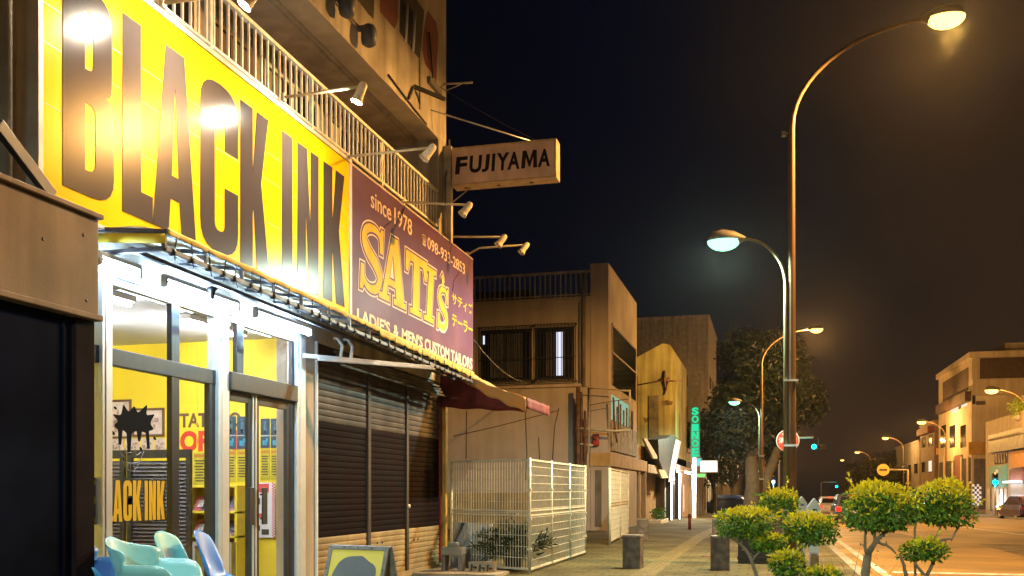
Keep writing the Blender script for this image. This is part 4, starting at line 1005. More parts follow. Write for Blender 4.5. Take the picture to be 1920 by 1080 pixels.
topiary('golden topped topiary with a broad crown above a small clipped ball', (1740, 1080), 6.9,
        [([None, (1738, 1080, 0), (1728, 1072, 0), (1712, 1050, 0)], .016, .008), ([(1738, 1078, 0), (1750, 1052, .05), (1772, 1035, .1)], .014, .009), ([(1750, 1055, 0), (1742, 1020, .1), (1760, 1000, .1), (1764, 978, .1)], .012, .007), ([(1757, 1016, .1), (1785, 1010, .1), (1800, 985, .1)], .011, .006), ([None, (1716, 1080, .2), (1715, 1000, .2), (1718, 980, .2)], .010, .007), ([(1700, 1080, -.2), (1695, 1060, -.2), (1688, 1040, -.2)], .014, .008)],
        [(1764, 949, 56, 45, 1350, .1), (1731, 1032, 41, 20, 420, 0), (1706, 960, 20, 22, 160, .1)])
topiary('topiary with a wide flat golden crown on a pale stem leaning left', (1420, 1085), 7.2,
        [([None, (1419, 1082, 0), (1405, 1040, 0), (1386, 1018, 0), (1362, 1003, 0)], .016, .008), ([(1390, 1022, 0), (1392, 1008, 0), (1398, 990, 0)], .011, .007), ([(1410, 1052, 0), (1425, 1035, 0), (1438, 1028, 0)], .008, .005)],
        [(1393, 981, 52, 29, 900, 0), (1440, 1019, 33, 17, 420, 0)])
topiary('topiary with a small high golden crown standing behind the others', (1476, 1085), 8.4,
        [([None, (1475, 1060, 0), (1470, 1000, 0), (1461, 955, 0)], .013, .008)],
        [(1461, 943, 39, 25, 620, 0)])
topiary('topiary with a round golden crown on a twisted stem beside the white post', (1482, 1090), 7.0,
        [([None, (1481, 1085, 0), (1484, 1060, 0), (1500, 1030, 0), (1497, 1008, 0)], .013, .009), ([(1503, 1085, 0), (1505, 1040, 0), (1500, 1015, 0), (1510, 1002, 0)], .011, .007)],
        [(1520, 993, 46, 31, 880, 0), (1477, 1062, 35, 22, 460, -.1)])
topiary('low golden topiary ball at the very bottom of the bed beside the fine grass', (1545, 1100), 6.6, [([None, (1545, 1095, 0)], .012, .008)], [(1545, 1085, 34, 20, 420, 0)])
# bed and its fine grass
mb = MB(); mb.box((-.05, 3.0, -.1), (1.26, 9.6, .03)); o = build(mb, 'planting_bed', M['earth']); o['kind'] = 'structure'
mb = MB()
for x0, x1 in ((-.17, -.05), (1.26, 1.297)): mb.box((x0, 2.9, -.1), (x1, 9.7, .10))
mb.box((-.05, 9.6, -.1), (1.26, 9.7, .10)); o = build(mb, 'bed_kerb', M['kerbstone'], bev=.01); o['kind'] = 'structure'
mb = MB()
for k in range(2600):
    x, y = RN.uniform(0, 1.22), RN.uniform(3.2, 9.5)
    cl = math.exp(-((x - .62)**2/.10 + (y - 7.7)**2/1.0)); h = RN.uniform(.12, .35) + .62*cl*RN.random()
    if RN.random() > .35 + cl: continue
    d = V((RN.uniform(-.35, .35), RN.uniform(-.35, .35), 1)); b = V((x, y, .03)); w = V((d.y, -d.x, .2)).normalized()*.004
    q = b + d*h*.6; e = b + d*h + V((d.x, d.y, 0))*h*.3
    mb.add([b - w, b + w, q + w*.8, q - w*.8, e], [(0, 1, 2, 3), (3, 2, 4)])
    if RN.random() < .7:
        for j in range(5): leaf(mb, b.lerp(e, RN.uniform(.3, 1)), rv() + V((0, 0, .5)), rv(), .03, .009)
o = build(mb, 'grass', leafmat('fine_grass', (.10, .12, .03), .4)); tag(o, 'fine wispy grass growing in the kerbside planting bed', 'grass', kind='stuff')

# ------------------------------------------------------------------ stone bollards, planter box, trellis, white posts
M['stone'] = pm('dark_granite', (.13, .105, .085), .65, var=.4, scale=9, bump=.3, bscale=50)
BL = [((1187, 1065), .285, .54, 'dark stone bollard block alone on the open pavement'), ((1205, 1012), .33, .50, 'stone bollard block beside the open mesh gate'),
      ((1350, 1068), .30, .50, 'dark stone bollard block in front of the topiary, near one'), ((1346, 1012), .30, .5, 'stone bollard block partly hidden behind the wide flat topiary')]
first = None
for (px, py), w, h, lb in BL:
    p = onZ(px, py, 0)
    if first is None:
        first = thing('stone_bollard', lb, 'bollard', p, 'stone bollard blocks on the pavement', -.08)
        build(MB().box((-w/2, -w/2, -.02), (w/2, w/2, h - .05)), 'body', M['stone'], first, local=True, bev=.012)
        build(MB().box((-w/2 - .004, -w/2 - .004, h - .05), (w/2 + .004, w/2 + .004, h)), 'top_slab', pm('granite_top', (.2, .17, .14), .6, var=.3, scale=9, bump=.2), first, local=True, bev=.012)
    else: copy_thing(first, p, RN.uniform(-.1, .1), lb)
p = onZ(1413, 1057, 0)
t = thing('planter_box', 'dark square planter box behind the topiary shrubs', 'planter', p)
mb = MB().box((p.x - .26, p.y - .02, 0), (p.x + .26, p.y + .5, .68)); 
for z in (.07, .62): mb.box((p.x - .275, p.y - .035, z), (p.x + .275, p.y + .515, z + .06))
build(mb, 'box', pm('dark_brown_planter', (.035, .025, .02), .55, var=.25), t, bev=.008)
build(MB().box((p.x - .22, p.y + .03, .66), (p.x + .22, p.y + .46, .70)), 'soil', M['earth'], t)
p = onZ(1457, 1046, 0)
t = thing('trellis_box', 'wooden trellis panel with a thin frame beside the dark planter box', 'trellis', p)
mb = MB().box((p.x - .17, p.y, 0), (p.x - .15, p.y + .03, .78)).box((p.x + .15, p.y, 0), (p.x + .17, p.y + .03, .78)).box((p.x - .15, p.y, .75), (p.x + .15, p.y + .03, .78)).box((p.x - .15, p.y, .02), (p.x + .15, p.y + .03, .06))
build(mb, 'frame', pm('pale_trellis_wood', (.45, .36, .22), .7, var=.2), t)
mb = MB()
for k in range(11): mb.bar((p.x - .15, p.y + .015, .06 + k*.062), (p.x + .15, p.y + .02, .10 + k*.062), .008, .012)
for k in range(7): mb.bar((p.x - .13 + k*.043, p.y + .01, .06), (p.x - .13 + k*.043, p.y + .012, .75), .008, .008)
build(mb, 'lattice', pm('brown_lattice', (.2, .13, .07), .7), t)
build(MB().box((p.x - .15, p.y + .05, .02), (p.x + .15, p.y + .35, .70)), 'box', M['wood'], t)
M['post_white'] = pm('greyish_white_post', (.62, .62, .60), .5, var=.1, scale=6)
for (px, dd, lb) in ((1526, 8.6, 'white pentagon topped marker post beside the round topiary'), (1503, 11.5, 'white pentagon topped marker post half hidden behind the small high topiary')):
    p = atd(px, 1000, dd); p.z = 0
    t = thing('marker_post', lb, 'post', p, 'white marker posts in the bed', math.radians(12))
    hw, z0, z1, zp = .058, EYE - (980 - HZ)/FP*8.6, EYE - (950 - HZ)/FP*8.6, EYE - (934 - HZ)/FP*8.6
    build(MB().prism([V((-hw, -.03, z0)), V((hw, -.03, z0)), V((hw, -.03, z1)), V((0, -.03, zp)), V((-hw, -.03, z1))], YA, .06), 'head', M['post_white'], t, local=True, bev=.004)
    build(MB().box((-.038, -.025, -.02), (.038, .025, z0)), 'post', M['post_white'], t, local=True, bev=.004)
    build(MB().box((-.02, -.034, z1 - .035), (.02, -.0305, z1 - .02)), 'slot', M['black'], t, local=True)

# ------------------------------------------------------------------ street lamps
SOD, MER = (1., .49, .12), (.74, 1., .82)
M['pole'] = pm('brown_lamp_pole', (.16, .10, .06), .45, .3, var=.15, scale=4)
M['pole_green'] = pm('olive_lamp_pole', (.19, .18, .10), .5, .2, var=.15, scale=4)
M['sodium'] = em('lit_sodium_lens', (1., .58, .13), 5)
M['mercury'] = em('lit_mercury_lens', (.34, 1., .62), 2.4)
M['head'] = pm('lamp_housing', (.2, .18, .15), .5, .4, var=.1)
def arc(p0, x1, z0, z1, n=12):
    """quarter ellipse from vertical to nearly horizontal, from p0 rising to z1 while reaching x1"""
    return [V((p0.x + (x1 - p0.x)*(1 - math.cos(a)), p0.y, z0 + (z1 - z0)*math.sin(a))) for a in [k/n*math.pi*.47 for k in range(n + 1)]]
def lamp_head(T, p, sg, lens, hk, sc=1.):
    """cobra head along x, lens underneath"""
    a = V((sg, 0, .06)).normalized()
    hd = build(MB().lathe(p - a*.30*sc, a, [(.03, 0), (.06*sc, .06*sc), (.125*sc, .2*sc), (.15*sc, .38*sc), (.11*sc, .56*sc), (.001, .62*sc)], 16), 'lamp_head', M['head'], T)
    c = p + V((sg*.06*sc, 0, -.03*sc))
    mb = MB(); mb.grid(lambda u, v: c + V((math.cos(2*math.pi*u)*.27*sc*math.sin(v*math.pi/2), math.sin(2*math.pi*u)*.17*sc*math.sin(v*math.pi/2), -.17*sc*math.cos(v*math.pi/2))), 20, 6)
    build(mb, 'lens', lens, hd)
    return hd, c
def street_lamp(label, X, Y, side, zt, zl, reach, low, pw, pw2, lit=True, grp='street lamps on the left kerb', r0=.085, mats=('pole', 'pole_green'), sc=1.1, tilt=.0):
    g = gz(Y); b = V((X, Y, g))
    T = thing('street_lamp', label, 'street lamp', b, grp)
    zb = zt - 1.62
    path = [b, b + ZA*2.4, V((X, Y, g + zb))] + arc(V((X, Y, g + zb)), X + side*(reach - .35), g + zb, g + zt - .02)[1:]
    rr = [r0, r0*.88, r0*.66] + [r0*.62 - (r0*.3)*k/12 for k in range(1, 13)]
    build(MB().tube(path, rr, 14), 'pole', M[mats[0]], T)
    build(MB().tube([b, b + ZA*.25], r0*1.5, 14), 'base', M[mats[0]], T)
    hd, c = lamp_head(T, path[-1] + V((side*.3, 0, .02)), side, M['sodium'], None, sc)
    if pw and not tilt: lamp('POINT', 'sodium_light', hd, c - ZA*.27*sc, pw, SOD, .12)
    elif pw: lamp('SPOT', 'sodium_light', hd, c - ZA*.27*sc, pw, SOD, .2, rot=(side*tilt, 0, -1), spot=math.radians(178.5), blend=.2)
    if low:
        zb2 = zl - .85; o = V((X - side*.09, Y - .02, g + .0))
        p2 = [o, V((o.x, o.y, g + zb2))] + arc(V((o.x, o.y, g + zb2)), X - side*(low - .3), g + zb2, g + zl)[1:]
        build(MB().tube(p2, [.045, .04] + [.036 - .012*k/12 for k in range(1, 13)], 10), 'side_pole', M[mats[1]], T)
        mb = MB()
        for z in (.9, 2.0, 3.1): mb.box((X - .13, Y - .1, g + z), (X + .11, Y + .09, g + z + .03)); build(mb, 'clamp', M['steel'], T); mb = MB()
        hd2, c2 = lamp_head(T, p2[-1] + V((-side*.28, 0, .02)), -side, M['mercury'], None, sc*.95)
        if pw2: lamp('SPOT', 'mercury_light', hd2, c2 - ZA*.26*sc, pw2, MER, .1, rot=(-side*tilt*.0, 0, -1), spot=math.radians(178), blend=.25)
    return T
P1, P2 = 8800, 2400
d1 = atd(1484, 920, 16.3)
L1 = street_lamp('tallest brown street lamp, big orange head over the road and lower greenish head', d1.x, d1.y, 1, 9.02, 5.58, 2.62, 1.15, P1, P2, tilt=.05)
build(MB().box((d1.x - .16, d1.y - .04, 7.28), (d1.x - .09, d1.y + .04, 7.36)).bar((d1.x - .1, d1.y, 7.33), (d1.x, d1.y, 7.33), .02, .02), 'sensor', M['steel'], L1)
d2 = atd(1428, 920, 45.8)
street_lamp('second tall street lamp along the left kerb, in front of the big tree', d2.x, d2.y, 1, 9.1, 5.75, 2.7, 1.3, P1, P2)
for k, (px, dd) in enumerate(((1432, 78), (1434, 112), (1436, 150))):
    d = atd(px, 920, dd)
    street_lamp('far street lamp on the left kerb, ' + ['third', 'fourth', 'fifth'][k] + ' from the camera', d.x, d.y, 1, 9.1, 5.7, 2.7, 1.3, P1*.8, P2*.8 if k == 0 else 0)
for k, (px, py, dd) in enumerate(((1855, 730, 63.6), (1725, 790, 93), (1658, 820, 122), (1606, 847, 165), (1578, 862, 225))):
    p = atd(px, py, dd); g = gz(p.y); ht = p.z - g
    street_lamp('street lamp on the far kerb, ' + ['nearest, in front of the beige building', 'second one along', 'third one along', 'fourth one along', 'last one far off'][k], p.x + 2.3, p.y, -1, ht, 4.9, 2.3, 1.3 if k < 2 else 0, P1*.5 if k < 4 else 0, P2*.6 if k < 2 else 0, grp='street lamps on the far kerb', sc=1.55)
L0 = street_lamp('street lamp of the same row behind the viewpoint, over the near pavement', 1.15, -9.5, 1, 9.02, 5.58, 2.62, 1.15, P1*.17, P2*2.5, tilt=.01)  # unseen lamp, added for its light on the shrubs and shopfront

# fire hydrant disc on its own post
p = atd(1477, 830, 17.6); p.z = 0
T = thing('hydrant_sign', 'round red hydrant sign with white rim, half hidden behind the tall lamp pole', 'sign', p)
c = atd(1477, 826, 17.6); rr_ = 21*17.6/FP
build(MB().tube([p, c + V((0, .03, -.05))], .022, 8), 'post', M['steel'], T)
build(MB().lathe(c, -YA, [(.001, -.012), (rr_, -.012), (rr_, .0), (.001, .0)], 32, sm=False), 'rim', M['white_paint'], T)
build(MB().lathe(c - YA*.002, -YA, [(.001, .0), (rr_*.94, .0), (rr_*.94, .003), (.001, .003)], 32, sm=False), 'disc', pm('hydrant_red', (.62, .05, .02), .4, var=.06, coat=.2), T)
ff = Frame((c.x, c.y - .006, c.z), XA, ZA); mb = MB()
putfit(mb, text2d('消火栓', .003, .02), ff, -rr_*.78, -rr_*.25, rr_*.78, rr_*.28, .001)
putfit(mb, text2d('FIRE HYDRANT', .003, .02), ff, -rr_*.5, rr_*.48, rr_*.5, rr_*.64, .001)
build(mb, 'lettering', M['white_paint'], T)

# ------------------------------------------------------------------ big street tree and others
def tree(label, base, h, crown_c, cr, nleaf, ls, seed, mats, tr=.3, grp='street trees', lean=(0, 0), twin=False):
    r = random.Random(seed); b = V(base)
    T = thing('street_tree', label, 'tree', b, grp)
    cc = V(crown_c); mb = MB(); fork = b + V((lean[0], lean[1], h))
    mb.tube([b - ZA*.1, b + ZA*.4, b.lerp(fork, .55) + V((.1, 0, 0)), fork], [tr*1.5, tr*1.1, tr*.9, tr*.75], 12)
    cl = []
    for k in range(15):
        v = rv(r); v.z = v.z*.9 + .12; e = cc + V((v.x*cr[0], v.y*cr[1], v.z*cr[2]))*r.uniform(.5, .85); cl.append((e, r.uniform(.28, .48)))
        mid = fork.lerp(e, .5) + V((0, 0, .3)) + rv(r)*.25
        mb.tube([fork - ZA*.2, fork.lerp(mid, .5), mid, e], [tr*.5, tr*.36, tr*.22, tr*.06], 7)
    if twin:
        f2 = b + V((1.55, .2, h*1.15)); mb.tube([b + V((.3, 0, 0)), b + V((.75, .1, h*.5)), f2], [tr*.8, tr*.6, tr*.5], 10)
    build(mb, 'trunk', M['bark_grey'], T)
    mb = MB()
    for i in range(nleaf):
        e, s = cl[r.randrange(len(cl))]; v = rv(r)
        q = e + V((v.x*cr[0], v.y*cr[1], v.z*cr[2]))*s*(r.random()**.45)
        d = rv(r) + V((0, 0, -.3)); leaf(mb, q, d, rv(r), ls*r.uniform(.7, 1.4), ls*r.uniform(.4, .7), 0 if r.random() < .6 else 1)
    build(mb, 'crown', mats, T)
    return T
p = atd(1408, 920, 57); p.z = gz(p.y)
tree('big dark leafy street tree with a thick pale trunk on the left pavement', p, 3.6, atd(1422, 748, 57.5), (4.2, 3.6, 4.2), 30000, .30, 5, [M['leaf_tree'], M['leaf_tree2']], .46, twin=True)
for k, (px, dd, h, w, sd) in enumerate(((1338, 74, 7.6, 3.2, 8), (1372, 95, 8, 3.6, 9))):
    p = atd(px, 920, dd); p.z = gz(p.y); c = V((p.x, p.y, h*.62 - .4))
    tree('darker tree behind the big street tree, ' + ['nearer the green sign', 'farther back'][k], p, 2.4, c, (w, w*.8, h*.4), 4200, .26, sd, [M['leaf_tree2'], M['leaf_tree']], .2)
for k, (px, dd, h, w, sd) in enumerate(((1618, 150, 6.4, 3.8, 12), (1672, 140, 8.6, 4.6, 13), (1712, 125, 6.6, 3.4, 14))):
    p = atd(px, 920, dd); p.z = gz(p.y); c = V((p.x, p.y, p.z + h*.6))
    tree('dark tree beyond the far kerb, ' + ['left one', 'tallest, middle one', 'right one'][k], p, 2.2, c, (w, w*.8, h*.42), 3600, .34, sd, [M['leaf_tree2'], M['leaf_tree2']], .2, grp='dark trees beyond the road')

p = onZ(1260, 1066, 0)
t = thing('drain_cover', 'rusty iron drain cover set in the pavement beyond the lone stone bollard', 'drain cover', (p.x + .5, p.y + 3.2, 0))
mb = MB().box((p.x + .25, p.y + 2.95, .0), (p.x + .75, p.y + 3.45, .006))
for k in range(6): mb.box((p.x + .29 + k*.075, p.y + 3.0, .006), (p.x + .32 + k*.075, p.y + 3.4, .012))
build(mb, 'cover', M['rust'], t)
# ------------------------------------------------------------------ tan two storey building past the lot
TX = -4.9; yT = onX(1141, 900, TX).y; yT2 = onX(1194, 900, TX).y
T = thing('tan_building', 'tan two storey building with barred windows and a railed roof beyond the empty lot', 'building', (TX, yT, 0))
xc = onY(1107, 900, yT).x
mb = MB().box((-17, yT, -.3), (xc, yT2, 7.46)).box((xc, yT - .02, -.3), (TX, yT2, 8.5))
build(mb, 'wall', M['tan'], T, bev=.02)
def tY(px, py, X=None): return onY(px, py, yT)
mb = MB(); x0 = -16.5
mb.bar((x0, yT + .06, 8.28), (xc, yT + .06, 8.28), .07, .07); mb.bar((x0, yT + .06, 7.55), (xc, yT + .06, 7.55), .04, .04)
x = x0
while x < xc: mb.box((x - .018, yT + .045, 7.46), (x + .018, yT + .08, 8.27)); x += .17
build(mb, 'roof_railing', M['conc'], T)
build(MB().box((-16, yT + 2.2, 7.46), (tY(965, 540).x, yT + 4.5, 8.25)).box((tY(925, 540).x, yT + 1.2, 7.46), (tY(966, 540).x, yT + 1.6, 8.02)), 'roof_hut', M['void'], T)
build(MB().box((-16.9, yT - .05, 7.40), (xc, yT, 7.47)).box((-16.9, yT - .07, 4.58), (xc - .1, yT, 4.66)), 'string_course', M['tan'], T, bev=.01)
build(MB().tube([(tY(1095, 600).x, yT - .06, 4.6), (tY(1095, 600).x, yT - .06, 8.2)], .06, 10).tube([(tY(1087, 600).x, yT - .04, 4.7), (tY(1087, 600).x, yT - .04, 7.3)], .025, 8), 'drain_pipe', M['conc_dk'], T)
M['lit_curtain'] = em('lit_curtain_gap', (.85, .88, 1), 1.1)
M['dim_curtain'] = pm('dim_curtain', (.11, .11, .13), .9, var=.3, scale=12, streak=.5)
for (a, b, t0, b0), lit in (((903, 996, 622, 713), (906, 910, 630, 646)), ((1006, 1077, 617, 710), (1043, 1055, 623, 704))):
    p, q = tY(a, t0), tY(b, b0); w = build(MB().box((p.x, yT - .05, q.z), (q.x, yT - .0, q.z + .06)).box((p.x, yT - .05, p.z - .06), (q.x, yT, p.z)).box((p.x, yT - .05, q.z + .06), (p.x + .06, yT, p.z - .06)).box((q.x - .06, yT - .05, q.z + .06), (q.x, yT, p.z - .06)).box(((p.x+q.x)/2 - .04, yT - .04, q.z + .06), ((p.x+q.x)/2 + .04, yT, p.z - .06)), 'window', M['dark_alu'], T)
    build(MB().box((p.x + .06, yT - .012, q.z + .06), (q.x - .06, yT - .006, p.z - .06)), 'pane', M['darkglass'], w)
    mb = MB()
    def drape(u, v, p=p, q=q): return V((p.x + .3 + u*(q.x - p.x - .6), yT - .018 + .004*math.sin(u*60), q.z + .1 + v*(p.z - q.z - .2)))
    mb.grid(drape, 60, 1); build(mb, 'curtain', M['dim_curtain'], w)
    l0, l1 = tY(lit[0], lit[2]), tY(lit[1], lit[3])
    build(MB().box((l0.x, yT - .028, l1.z), (l1.x, yT - .026, l0.z)), 'lit_gap', M['lit_curtain'], w)
    mb = MB(); gx0, gx1 = p.x - .07, q.x + .07; zz0, zz1 = q.z - .1, p.z + .12
    for z in (zz0, zz0 + .1, (zz0+zz1)/2 - .15, zz1 - .12, zz1): mb.bar((gx0, yT - .13, z), (gx1, yT - .13, z), .03, .025)
    x = gx0
    while x <= gx1: mb.box((x - .01, yT - .14, zz0), (x + .01, yT - .12, zz1)); x += .115
    for xx in (gx0, gx1): mb.box((xx - .02, yT - .15, zz0), (xx + .02, yT, zz0 + .04)).box((xx - .02, yT - .15, zz1 - .04), (xx + .02, yT, zz1))
    build(mb, 'grille', M['black'], w)
a, b = onX(1147, 603, TX), onX(1193, 730, TX)
w = build(MB().box((TX, a.y, 4.68), (TX + .03, a.y + .08, 6.7)).box((TX, b.y - .3, 4.68), (TX + .03, b.y - .2, 6.7)).box((TX, a.y + .08, 6.62), (TX + .03, b.y - .3, 6.7)).box((TX, a.y + .08, 5.72), (TX + .03, b.y - .3, 5.78)), 'side_window', M['rust'], T)
build(MB().box((TX, a.y + .08, 4.68), (TX + .012, b.y - .3, 6.62)), 'pane', M['darkglass'], w)
p, q = onX(1146, 741, TX), onX(1163, 760, TX)
build(MB().box((TX, p.y, 3.55), (TX + .02, onX(1178, 750, TX).y, 4.35)), 'side_pane', em('greenish_lit_pane', (.55, .9, .6), .55), T)
mb = MB().box((TX, p.y - .1, 2.55), (TX + .05, yT2 - .3, 3.5))
build(mb, 'side_board', pm('stained_board', (.33, .27, .2), .8, var=.35, scale=5, streak=.5), T)
mb = MB()
for k in range(7): build(MB().box((TX + .02, p.y + .2 + k*.75, 3.1 + .1*(k % 3)), (TX + .06, p.y + .38 + k*.75, 4.2 - .15*(k % 2))), 'broken_louvre', M['rust'], T)
yCn, yCe = onX(1211, 870, TX).y, onX(1245, 870, TX).y
build(MB().box((TX - .6, yT - .06, 2.03), (TX + .06, yCn, 2.46)), 'canopy', pm('ochre_canopy', (.46, .30, .12), .8, var=.15, streak=.2), T, bev=.015)
build(MB().box((TX - .6, yCn + .01, 2.0), (TX + .10, yCe, 2.36)), 'canopy_end', M['conc'], T, bev=.015)
build(MB().box((-6, yT2, -.3), (-5.3, yCe, 3.2)).box((-5.3, yT2 + 1, -.3), (-5.0, yT2 + 3, 2.0)), 'rear_wall', pm('brown_ochre_wall', (.30, .19, .09), .85, var=.2, streak=.3), T)
mb = MB().box((TX - .02, yT - .03, -.1), (TX + .05, yT + .25, 2.03)).box((TX + .0, yT2 + .4, -.3), (TX + .06, yT2 + .6, 2.0)).box((TX - .2, yT2 + 2.4, -.3), (TX + .05, yT2 + 2.6, 2.0))
build(mb, 'pillar', M['plaster'], T, bev=.015)
build(MB().box((tY(1072, 900).x, yT - .012, .0), (tY(1085, 900).x, yT - .002, 1.9)).box((tY(1116, 900).x, yT - .034, .1), (tY(1128, 900).x, yT - .024, 1.9)), 'narrow_door', M['conc_dk'], T)
mb = MB()
for pts in (((985, 770), (988, 850), (986, 900)), ((1048, 765), (1040, 800), (1036, 862)), ((1010, 820), (1012, 862)), ((850, 818), (930, 800), (1045, 770)), ((875, 770), (874, 860))):
    mb.tube([onY(a, b, yT - .006) for a, b in pts], .014, 5)
build(mb, 'wall_crack', pm('crack_brown', (.13, .09, .06), .9, var=.3), T)
# stained ochre base of the front wall
build(MB().box((-16.8, yT - .008, -.2), (tY(1075, 900).x, yT - .001, tY(960, 924).z)), 'base_band', pm('ochre_base_paint', (.44, .33, .15), .85, var=.3, scale=1.2, streak=.4), T)
t = thing('alarm_box', 'small red alarm box on the tan wall above the ochre canopy', 'alarm', onY(1118, 826, yT - .05))
p = onY(1118, 826, yT - .02)
build(MB().box((p.x - .1, yT - .18, p.z - .18), (p.x + .1, yT - .021, p.z + .2)), 'box', pm('red_alarm', (.3, .02, .015), .5), t, bev=.03)
build(MB().lathe((p.x, yT - .18, p.z + .05), -YA, [(.06, 0), (.06, .03), (.001, .05)], 12), 'bell', M['rust'], t)
# empty steel sign frame and its pipe posts
yG = yT - .5
t = thing('sign_frame', 'empty rusty pipe sign frame standing before the corner of the tan building', 'sign frame', (onY(1095, 900, yG).x, yG, 0))
q = lambda a, b: onY(a, b, yG)
build(MB().tube([q(1084, 725), V((q(1084, 725).x, yG, 0))], .07, 10).tube([q(1097, 770), V((q(1097, 770).x, yG, 0))], .055, 10).tube([q(1090, 735), V((q(1090, 735).x, yG + .1, 0))], .03, 8), 'post', M['rust'], t)
build(MB().tube([q(1104, 850), q(1104, 728), q(1181, 733), q(1181, 800)], .045, 8).tube([q(1083, 803), q(1150, 808), q(1181, 806)], .04, 8).tube([q(1083, 832), q(1112, 835)], .03, 8), 'frame', M['cream_metal'], t)
build(MB().tube([q(1150, 745), q(1153, 805), q(1157, 830)], .03, 6).tube([q(1160, 750), q(1160, 812)], .02, 6).tube([q(1104, 760), q(1150, 752), q(1181, 748)], .012, 5), 'hanging_wire', M['rust'], t)
build(MB().box(q(1090, 742) + V((.05, -.03, -.75)), q(1101, 742) + V((0, .03, 0))), 'meter_box', M['plaster'], t)

# old ochre building with a stained gable, set behind low shops
yO = onX(1266, 900, TX).y
M['ochre_old'] = pm('stained_ochre_plaster', (.40, .38, .15), .9, var=.3, scale=.55, bump=.2, streak=.5)
T = thing('ochre_building', 'old stained ochre building with a stepped gable rising over the low shops', 'building', (TX, yO, gz(yO)))
O = lambda a, b: onY(a, b, yO)
build(MB().prism([O(1150, 700), O(1190, 672), O(1205, 664), O(1242, 644), O(1256, 646), O(1266, 662), V((TX, yO, -.5)), V((O(1150, 900).x, yO, -.5))], YA, 7.5), 'wall', M['ochre_old'], T)
mb = MB().box(O(1183, 705) + V((0, -.03, 0)), O(1196, 860) + V((0, 0, 0))).box(O(1217, 742) + V((0, -.06, 0)), O(1235, 860))
build(mb, 'pilaster', pm('dark_ochre', (.16, .15, .09), .9, var=.3, streak=.4), T)
mb = MB().tube([O(1196, 722) - YA*.05, O(1240, 714) - YA*.05, O(1280, 714) - YA*.05], .035, 6).tube([O(1247, 695) - YA*.05, O(1246, 712) - YA*.1, O(1249, 733) - YA*.05], .05, 6).tube([O(1238, 712) - YA*.06, O(1256, 709) - YA*.06], .06, 6).tube([O(1254, 714) - YA*.06, O(1246, 740) - YA*.06], .03, 6)
build(mb, 'bracket_and_cable', M['rust'], T)
MS = pm('brown_stain', (.15, .10, .04), .9, var=.4, scale=4)
for pts in (((1240, 752), (1251, 750), (1262, 753), (1260, 759), (1243, 761)), ((1205, 781), (1210, 785), (1221, 779), (1220, 788), (1210, 793))): build(MB().prism([O(*q) for q in pts], -YA, .006), 'stain_patch', MS, T)

# low shops between
yS1 = onX(1298, 900, TX).y
T = thing('low_shop', 'single storey dark shop with lit strips round its doorway beyond the ochre canopy', 'building', (TX, yCe + .1, gz(yCe)))
build(MB().box((-9, yCe + .1, -.8), (TX, yO - .1, 3.3)).box((-9, yO - .1, -.8), (TX, yS1 - .2, 3.1)), 'wall', M['conc_dk'], T)
yk = [onX(a, 900, TX).y for a in (1248, 1256, 1262, 1268, 1274)]
build(MB().box((TX, yCe + .15, -.4), (TX + .02, yk[0], 2.1)), 'white_front', pm('greyish_white_front', (.5, .48, .46), .7, var=.2, streak=.4), T)
build(MB().box((TX, yk[0], -.4), (TX + .25, yk[1], 2.2)), 'dark_column', M['black'], T)
build(MB().box((TX, yk[2], -.4), (TX + .3, yk[3], 2.2)), 'dark_column', M['black'], T)
M['strip_lit'] = em('lit_white_strip', (1, .95, 1), 9)
build(MB().box((TX + .26, yk[0] + .1, -.2), (TX + .30, yk[0] + .25, 2.0)), 'lit_strip', M['strip_lit'], T)
build(MB().box((TX + .31, yk[2] + .1, -.3), (TX + .35, yk[2] + .3, 2.0)), 'lit_strip', M['strip_lit'], T)
build(MB().box((TX, yk[3], -.4), (TX + .04, yS1 - .3, 2.7)), 'pink_wall', pm('pale_pink_wall', (.62, .5, .46), .7, var=.1, streak=.2), T)
build(MB().box((TX + .04, yk[4] + 2, .0), (TX + .1, yk[4] + 2.3, 1.6)), 'door_post', M['white_paint'], T)
t = thing('shop_floodlight', 'bright white floodlight shining over the pink wall of the low shop', 'light', (TX + .5, yk[3], 2.35))
build(MB().box((TX + .05, yk[3] - .05, 2.33), (TX + .5, yk[3] + .05, 2.37)).obox((TX + .62, yk[3], 2.3), (.16, 0, -.05), (0, .12, 0), (.02, 0, .06)), 'housing', M['alu'], t)
build(MB().obox((TX + .6, yk[3] + .05, 2.22), (.14, 0, -.05), (0, .14, 0), (.004, 0, .012)), 'lens', em('lit_flood_lens', (1, .93, .9), 75), t)
lamp('POINT', 'flood_light', t, (TX + .75, yk[3] + .3, 2.0), 420, (1, .88, .84), .12)
def slanted(name, label, cat, pts, X, mat, th=.08, group=None):
    P = [onX(a, b, X) for a, b in pts]
    t = thing(name, label, cat, P[0], group); build(MB().prism(P, XA, th), 'panel', mat, t); return t
yy = lambda a: onX(a, 850, -4.6)
slanted('tilted_board', 'cream board tilted against the sky on top of the canopy end', 'sign board', [(1203, 822), (1209, 822), (1232, 860), (1222, 860)], -4.75, pm('cream_board', (.6, .52, .33), .7, var=.15))
slanted('small_board', 'small cream hanging board under the dark roof sign', 'sign board', [(1231, 880), (1243, 881), (1250, 896), (1238, 897)], -4.6, pm('small_cream_board', (.6, .55, .36), .7, var=.1))
p = onX(1236, 822, -4.6)
T = thing('roof_sign', 'dark boxy roof sign with a rounded top and a white sheet hanging down its end', 'sign', p)
P = [onX(a, b, -4.6) for a, b in ((1234, 824), (1250, 822), (1258, 816), (1266, 817), (1272, 823), (1266, 860), (1258, 896), (1246, 890), (1236, 862))]
build(MB().prism(P, -XA, .6), 'box', pm('slate_box', (.035, .037, .04), .6, var=.2), T)
